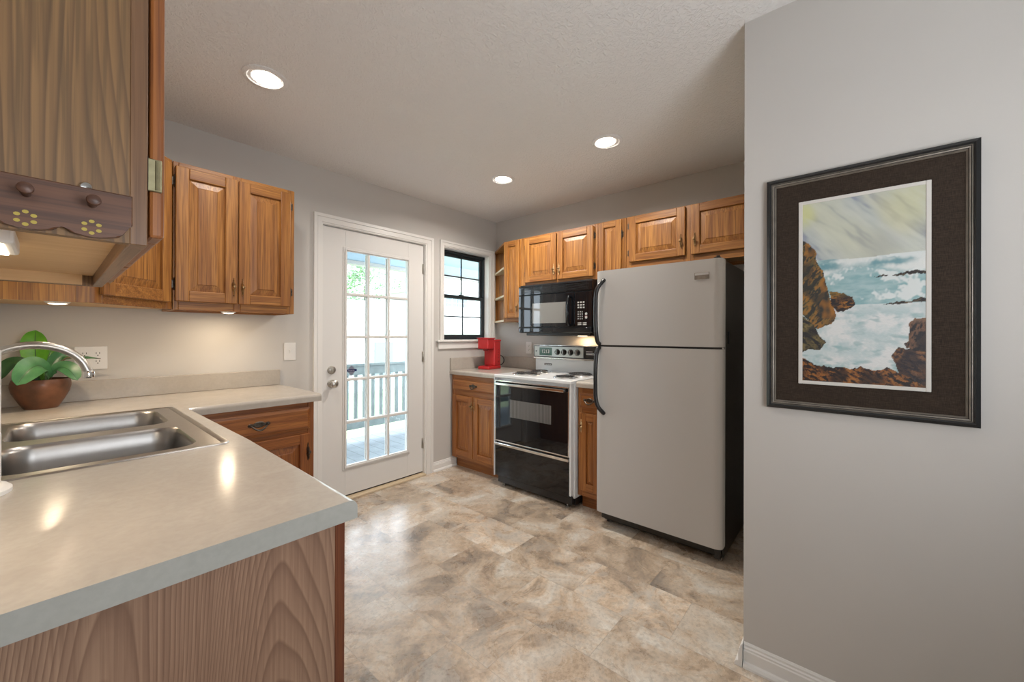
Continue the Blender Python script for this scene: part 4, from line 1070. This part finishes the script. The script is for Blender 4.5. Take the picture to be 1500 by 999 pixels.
l = bpy.data.objects.new('cooktop_lamp', d_); C.objects.link(l); l.parent = mw; l.location = Vector((-.10, -1.12, 1.236)) - Vector(mw.location)
b = MB(); b.box(-.13, -.07, -1.15, -1.09, 1.2375, 1.2405, PUCKE); b.build('lamp_lens', mw)

# ------------------------------------------------------------------ coffee maker
cm = thing('coffee_maker', 'small red single-cup coffee maker on the worktop below the window corner', 'coffee maker', (-.30, -.25, .9145))
a0 = math.radians(8); ux = Vector((math.sin(a0), -math.cos(a0), 0))
FC = Fr(-.405, -.145, (ux.x, ux.y), .9145)   # a to its right, c towards its front
b = MB(FC); b.box(0, .135, 0, .030, -.20, .0, RED, .008, 3); b.box(.02, .115, .030, .033, -.10, -.008, REDD, .001); b.build('drip_base', cm)
b = MB(FC); b.box(.004, .131, .028, .272, -.20, -.092, RED, .012, 3); b.box(.0, .135, .265, .285, -.205, -.085, RED, .008, 3); b.build('tower', cm)
b = MB(FC); b.box(.006, .129, .195, .300, -.098, .012, RED, .010, 3); b.box(.000, .135, .292, .303, -.105, .018, RED, .004, 2); b.build('brew_head', cm)
b = MB(FC); b.lathe([(.030, 0), (.026, -.018), (0, -.018)], FC.p(.067, .196, -.04), (0, 0, 1), REDD, 20); b.build('spout', cm)
b = MB(FC)
for z in (.18, .155, .13, .105): b.box(.130, .1325, z, z + .012, -.165, -.150, REDD, .001)
b.lathe([(.010, 0), (.009, .003), (0, .003)], FC.p(.1308, .07, -.157), FC.u, REDD, 16); b.build('buttons', cm)
b = MB(); pts = [FC.p(.09, .03 + .05 * (1 - math.cos(t)), -.225 - .012 * math.sin(t)) + FC.u * (.055 * math.sin(t)) for t in [i * 2 * PI / 20 for i in range(19)]]
b.tube(pts, .0045, BLACKP, 8); o = b.build('power_cord', cm); o['label'] = 'black looped power cord'

# ------------------------------------------------------------------ framed painting
pt = thing('framed_painting', 'framed seascape painting of waves and brown cliffs in a wide dark mat', 'painting', (XC - .001, -2.915, 1.39))
FP = Fr(XC - .001, 0, (0, -1))
pa0, pa1, pz0, pz1 = 2.660, 3.173, .989, 1.808
def ring(b, i0, i1, c0, c1, h0, h1, m):
    """mitred moulding from inset i0..i1, heights h0 (outer) h1 (inner)"""
    def R(i, c): return [(pa0 + i, pz0 + i, c), (pa1 - i, pz0 + i, c), (pa1 - i, pz1 - i, c), (pa0 + i, pz1 - i, c)]
    A, B, Cc, D = R(i0, c0), R(i0, h0), R(i1, h1), R(i1, c1)
    for k in range(4):
        j = (k + 1) % 4
        b.poly([A[k], A[j], B[j], B[k]], m); b.poly([B[k], B[j], Cc[j], Cc[k]], m); b.poly([Cc[k], Cc[j], D[j], D[k]], m)
b = MB(FP); ring(b, 0, .010, 0, .0, .018, .026, FRAMEK); ring(b, .010, .014, .0, 0, .026, .022, FRAMEK)
ring(b, .014, .017, 0, 0, .019, .020, FRAMES); ring(b, .017, .019, 0, 0, .016, .016, FRAMEK); ring(b, .019, .0225, 0, 0, .019, .018, FRAMES); ring(b, .0225, .024, 0, 0, .015, .014, FRAMEK); ring(b, .024, .028, 0, 0, .016, .011, FRAMES)
b.build('frame', pt)
b = MB(FP); b.box(pa0 + .02, pa1 - .02, pz0 + .02, pz1 - .02, .001, .009, LINEN); o = b.build('mat_board', pt); o['label'] = 'dark brown linen mat'
sa0, sa1, sz0, sz1 = 2.754, 3.077, 1.081, 1.715
b = MB(FP); i = .0115
for q in ((sa0, sa0 + i, sz0, sz1), (sa1 - i, sa1, sz0, sz1), (sa0 + i, sa1 - i, sz0, sz0 + i), (sa0 + i, sa1 - i, sz1 - i, sz1)): b.box(*q, .009, .0125, LINER, .001)
o = b.build('liner', pt); o['label'] = 'white canvas liner'
# the canvas: a fine mesh with paint colours stored per vertex
POL = {'cliff': [(-0.01, 0.803), (0.061, 0.772), (0.122, 0.727), (0.132, 0.661), (0.193, 0.611), (0.203, 0.571), (0.226, 0.526), (0.233, 0.512), (0.243, 0.467), (0.27, 0.421), (0.301, 0.374), (0.294, 0.336), (0.253, 0.318), (0.193, 0.305), (0.139, 0.291), (0.064, 0.338), (-0.007, 0.379)],
'cliff2': [(-0.007, 0.373), (0.118, 0.311), (0.159, 0.252), (0.223, 0.22), (0.193, 0.2), (0.162, 0.174), (0.064, 0.179), (-0.007, 0.157)],
'ledge': [(0.243, 0.498), (0.355, 0.488), (0.446, 0.46), (0.463, 0.422), (0.426, 0.404), (0.365, 0.386), (0.314, 0.381), (0.264, 0.421)],
'bottom': [(-0.007, 0.131), (0.064, 0.113), (0.118, 0.088), (0.193, 0.089), (0.267, 0.081), (0.348, 0.086), (0.426, 0.076), (0.514, 0.094), (0.598, 0.075), (0.672, 0.083), (0.736, 0.094), (0.797, 0.07), (0.885, 0.066), (1.017, 0.012), (1.017, -0.02), (-0.007, -0.017)],
'rr1': [(1.017, 0.346), (0.916, 0.344), (0.875, 0.313), (0.882, 0.272), (0.875, 0.23), (0.845, 0.215), (0.861, 0.195), (0.932, 0.184), (1.017, 0.174)],
'rr2': [(0.797, 0.2), (0.753, 0.157), (0.78, 0.109), (0.797, 0.075), (1.017, 0.0), (1.017, 0.185), (0.926, 0.199), (0.861, 0.189)],
'is1': [(0.76, 0.565), (0.831, 0.575), (0.916, 0.584), (0.983, 0.578), (1.017, 0.571), (1.017, 0.561), (0.916, 0.566), (0.797, 0.56)],
'is0': [(0.615, 0.561), (0.689, 0.571), (0.733, 0.565), (0.672, 0.560)],
'is2': [(0.689, 0.417), (0.821, 0.432), (0.892, 0.427), (0.959, 0.449), (1.017, 0.44), (1.017, 0.424), (0.882, 0.421), (0.753, 0.416)]}
def inside(p, poly):
    x, y = p; r = False; n = len(poly); j = n - 1
    for i in range(n):
        xi, yi = poly[i]; xj, yj = poly[j]
        if (yi > y) != (yj > y) and x < (xj - xi) * (y - yi) / (yj - yi) + xi: r = not r
        j = i
    return r
def lerp(a, b, t): t = max(0, min(1, t)); return tuple(x + (y - x) * t for x, y in zip(a, b))
def N2(x, y, z=0.0): return noise.noise(Vector((x, y, z)))
def ss(a, b, x): t = max(0, min(1, (x - a) / (b - a))); return t * t * (3 - 2 * t)
def paint(s, t):
    ws = s + .010 * N2(s * 30, t * 40, 3); wt = t + .006 * N2(s * 40, t * 30, 9)
    asp = 2.0
    def rock(seed, lo, hi, dark, ang, f=9):
        u = s * math.cos(ang) + t * asp * math.sin(ang); v = -s * math.sin(ang) + t * asp * math.cos(ang)
        f *= 1.5
        n = N2(u * f, v * f * 2.6, seed) + .6 * N2(u * f * 2.5, v * f * 6, seed + 4) + .35 * N2(u * f * 6, v * f * 12, seed + 5)
        n2 = N2(s * 16, t * 22, seed + 8)
        c = lerp(lo, hi, .36 + 1.7 * n); c = lerp(c, dark, ss(-.08, .22, -n + .5 * n2)); nl = N2(s * 8 + seed, t * 12, seed * 1.7) + .5 * n; c = lerp(c, dark, ss(.05, .42, nl) * .85); return c
    def ins(k): return inside((ws, wt), POL[k])
    OR, BR, DK, OL = (.30, .125, .022), (.13, .055, .018), (.014, .012, .014), (.10, .085, .035)
    if ins('rr1'):
        return lerp(rock(2, (.06, .035, .025), (.16, .08, .045), DK, 1.3, 8), (.24, .14, .085), ss(.31, .345, t) * .8)
    if ins('rr2'): return rock(5, (.085, .035, .02), (.23, .11, .045), (.018, .014, .018), -.55, 9)
    if ins('bottom'): return rock(7, (.07, .025, .014), (.33, .13, .03), (.015, .010, .010), -.6, 9)
    if ins('ledge'):
        return lerp(rock(11, BR, OR, DK, .1, 12), (.20, .13, .03), ss(.455, .49, t) * .6) if t > .405 else rock(12, DK, BR, DK, .1, 12)
    if ins('cliff'):
        c = rock(13, OL, (.28, .13, .03), (.028, .028, .024), 1.05, 6)
        if s > .02 and (t > .70 or s > .17 + .1 * N2(t * 9, 0, 1)): c = lerp(c, OR, .35 + 1.2 * N2(s * 20, t * 20, 2))
        return c
    if ins('cliff2'): return rock(17, (.055, .048, .022), (.20, .15, .06), (.018, .018, .02), -.7, 7)
    for k in ('is0', 'is1', 'is2'):
        if ins(k): return rock(21, (.03, .025, .02), (.12, .09, .05), DK, .1, 14)
    if t > .672 + .004 * math.sin(s * 9):
        u = s * .62 + t * asp * .55; v = -s * .55 + t * asp * .62
        n = .8 * N2(u * 6.5, v * 1.6, 1) + .55 * N2(u * 17, v * 4, 5) + .35 * N2(u * 45, v * 10, 6)
        c = lerp((.36, .40, .40), (.50, .53, .50), .5 + n)
        c = lerp(c, (.23, .25, .33), ss(.10, .55, -n + .25 * N2(s * 4, t * 4, 8)) * .9)
        c = lerp(c, (.22, .24, .33), ss(.22, .0, math.hypot(s - .66, (t - .72) * 1.6)) * .55)
        c = lerp(c, (.57, .56, .33), ss(.30, .02, abs(u - .62 - 0.52) + .1 * N2(s * 6, t * 6, 4)) * .35)
        c = lerp(c, (.60, .58, .28), ss(.30, .05, math.hypot(s - .88, (t - .93) * 1.4) + .12 * n) * .5)
        c = lerp(c, (.55, .56, .25), ss(.16, .02, math.hypot(s - .02, (t - .95) * 1.4) + .06 * n) * .8)
        c = lerp(c, (.62, .60, .42), ss(.14, .0, abs((s - .80) + (t - .82) * 1.2)) * ss(.70, .82, t) * .5 * (1 + n))
        return c
    # the sea
    n = N2(s * 7, t * 38, 31) + .5 * N2(s * 18, t * 90, 33); m = N2(s * 5, t * 14, 35) + .5 * N2(s * 13, t * 30, 36) + .3 * N2(s * 40, t * 70, 39)
    if t > .42:
        c = lerp((.22, .38, .40), (.36, .49, .50), .5 + n)
        c = lerp(c, (.09, .22, .26), ss(.0, .5, n) * .55 * ss(.57, .66, t))
        c = lerp(c, (.62, .66, .65), ss(.02, .30, m + .25 * ss(.46, .56, t) * ss(.45, .9, s) - .1))
        c = lerp(c, (.66, .68, .66), ss(.05, .0, abs(t - (.605 + .055 * ss(.15, .5, s) - .05 * ss(.6, .9, s))) + .03 * m) * .95)
        c = lerp(c, (.11, .27, .31), ss(.035, .008, abs(t - .635) + .02 * abs(m)) * (ss(.55, .62, s) * ss(.97, .8, s) + ss(.14, .18, s) * ss(.42, .28, s)) * .9)
        c = lerp(c, (.66, .68, .66), ss(.10, .02, math.hypot(s - 1.0, (t - .63) * 1.6) + .03 * m) * .9)
    else:
        c = lerp((.38, .50, .51), (.64, .65, .64), .50 + m * 1.4)
        c = lerp(c, (.20, .36, .38), ss(.10, .55, n) * .6)
        c = lerp(c, (.66, .66, .65), ss(.35, .41, t) * ss(.25, .45, s) * .4)
        for k, yy in (('x', .30), ('y', .24), ('z', .15)): c = lerp(c, (.66, .67, .66), ss(.035, 0, abs(t - yy - .05 * (.4 - s)) + .02 * m) * .35)
    return c
NS, NTT = 150, 300
verts, faces, cols = [], [], []
ia0, ia1, iz0, iz1 = sa0 + .011, sa1 - .011, sz0 + .011, sz1 - .011
for j in range(NTT + 1):
    for i in range(NS + 1):
        s, t = i / NS, j / NTT
        verts.append(tuple(FP.p(ia0 + (ia1 - ia0) * s, iz0 + (iz1 - iz0) * t, .0105) - Vector(pt.location))); cols.append(paint(s, t))
for j in range(NTT):
    for i in range(NS):
        q = j * (NS + 1) + i; faces.append((q, q + 1, q + NS + 2, q + NS + 1))
me = bpy.data.meshes.new('canvas'); me.from_pydata(verts, [], faces)
ca = me.color_attributes.new('paint', 'FLOAT_COLOR', 'POINT')
flat = []
for c_ in cols: flat += [max(0, c_[0]), max(0, c_[1]), max(0, c_[2]), 1]
ca.data.foreach_set('color', flat)
t = NT('oil_paint'); at = t.new('ShaderNodeAttribute', attribute_name='paint'); t.link(at.outputs[0], t.b.inputs['Base Color']); t.b.inputs['Roughness'].default_value = .5
n_ = t.new('ShaderNodeTexNoise', i_Scale=180, i_Detail=2.0); t.link(t.coord(), n_.inputs['Vector']); t.bump(n_.outputs[0], .4, .002)
me.materials.append(t.m); cv = bpy.data.objects.new('canvas', me); C.objects.link(cv); cv.parent = pt; cv['label'] = 'painted seascape with surf and rocks'
b = MB(FP); b.box(ia0, ia1, iz0, iz1, .009, .0102, LINER); b.build('backing', pt)

# ------------------------------------------------------------------ outside: porch, railing, neighbour, trees
b = MB(); b.box(-5, 3, .14, 2.05, -.20, -.10, DECK); struct(b.build('porch_floor'))
b = MB(); b.box(-5, 3, .14, 2.30, 2.30, 2.38, PORCHC); struct(b.build('porch_ceiling'))
b = MB(); b.box(-5, 3, 1.82, 1.94, 2.12, 2.165, BEAMM); b.box(-5, 3, 1.835, 1.93, 2.165, 2.30, PORCHC); struct(b.build('porch_beam'))
b = MB(); b.box(-6.6, 3, .125, .14, -.2, 2.6, SIDING);
b.bm.free()
rl = thing('porch_railing', 'grey wooden porch railing with square balusters outside the glazed door', 'railing', (-1, 1.86, -.10))
b = MB(); b.box(-5, 3, 1.80, 1.90, .845, .875, RAILM, .004); b.box(-5, 3, 1.83, 1.87, .735, .845, RAILM, .003); b.build('top_rail', rl)
b = MB(); b.box(-5, 3, 1.83, 1.87, .06, .14, RAILM, .003); b.build('bottom_rail', rl)
for i in range(46):
    x = -2.6 + i * .118
    b = MB(); b.box(x, x + .038, 1.871, 1.905, .05, .843, RAILM, .002); b.build('baluster', rl)
for x in (-5, -1.9 - 1.4, 2.9):
    b = MB(); b.box(x, x + .10, 1.80, 1.90, -.10, 2.12, TRIM, .004); b.build('post', rl)
b = MB(); b.box(-60, 60, 2.05, 90, -1.3, -1.2, GRASS); struct(b.build('lawn'))
hs = thing('neighbour_house', 'white sided neighbouring house seen through the door and window panes', 'house', (3, 14, -1.2))
b = MB(); b.box(-6, 22, 13.0, 19.9, -1.2, 1.35, SIDING); b.build('wall', hs)
b = MB(); b.box(-6.2, 22.2, 12.80, 13.02, 1.27, 1.42, BEAMM); b.build('gutter', hs)
b = MB(); k = b.mi(ROOFM)
vv = [b.bm.verts.new(p) for p in ((-6.3, 12.8, 1.42), (22.3, 12.8, 1.42), (22.3, 16.5, 3.0), (-6.3, 16.5, 3.0), (22.3, 20.2, 1.42), (-6.3, 20.2, 1.42))]
for q in ((0, 1, 2, 3), (3, 2, 4, 5), (1, 4, 2), (0, 3, 5), (0, 5, 4, 1)): b.bm.faces.new([vv[i] for i in q]).material_index = k
b.build('roof', hs)
b = MB(); b.box(5.6, 5.7, 12.92, 13.0, -1.2, 1.27, TRIM); b.box(7.0, 7.1, 12.92, 13.0, -1.2, 1.27, TRIM); b.bm.free()
for x in (6.1,):
    b = MB(); b.box(x, x + .9, 12.93, 12.999, -.6, .9, SHADEW); b.build('window', hs)
h2 = thing('neighbour_house', 'taller white sided house with a dark double window, seen through the small window', 'house', (23, 26, -1.2))
b = MB(); b.box(16.5, 30, 23.0, 29, -1.2, 4.8, SIDING); b.build('wall', h2)
b = MB(); b.box(16.0, 30.5, 22.4, 29.5, 4.8, 5.05, ROOFM); b.build('roof', h2)
for x in (18.45, 19.65):
    b = MB(); b.box(x, x + 1.05, 22.93, 22.999, 3.45, 4.35, SHADEW); o = b.build('window', h2)
    b = MB(); b.box(x + .50, x + .55, 22.90, 22.93, 3.45, 4.35, TRIM); b.box(x, x + 1.05, 22.90, 22.93, 3.88, 3.92, TRIM); b.build('sash', o)
def tree(x, y, hgt, R, label, seed, mat):
    rnd = random.Random(seed); t = thing('tree', label, 'tree', (x, y, -1.2), 'trees beyond the neighbouring house')
    b = MB(); b.tube([(x, y, -1.2), (x + .1, y, hgt * .3), (x, y + .1, hgt * .7)], [.22, .17, .08], BARK, 8)
    for j in range(5):
        a = rnd.random() * 6.28; b.tube([(x, y, hgt * (.25 + .1 * j)), (x + R * .5 * math.cos(a), y + R * .5 * math.sin(a), hgt * (.4 + .12 * j))], [.07, .03], BARK, 6)
    b.build('trunk', t)
    b = MB(); k = b.mi(mat)
    cl = [(Vector((rnd.uniform(-.7, .7), rnd.uniform(-.7, .7), rnd.uniform(-.75, .75))) * R + Vector((x, y, hgt * .62)), R * rnd.uniform(.2, .33)) for _ in range(26)]
    for c_, r_ in cl:
        for _ in range(140):
            d = Vector((rnd.gauss(0, 1), rnd.gauss(0, 1), rnd.gauss(0, 1))).normalized() * r_ * rnd.uniform(.6, 1.05); p = c_ + d
            u = Vector((rnd.gauss(0, 1), rnd.gauss(0, 1), rnd.gauss(0, 1))).normalized(); w = u.orthogonal().normalized(); s = rnd.uniform(.09, .17)
            b.bm.faces.new([b.bm.verts.new(p + q) for q in (-u * s, w * s * .5, u * s, -w * s * .5)]).material_index = k
    b.build('foliage', t)
for i, (x, y, h_, R, lb) in enumerate([(11.6, 27, 7.2, 2.9, 'leafy green tree showing in the upper left door panes'), (17.2, 34, 8.6, 3.4, 'leafy green tree behind the roof in the middle door panes'),
                                   (23.8, 37, 8.0, 3.2, 'leafy green tree furthest right of the upper door panes')]): tree(x, y, h_, R, lb, i + 3, FOL[i % 2])
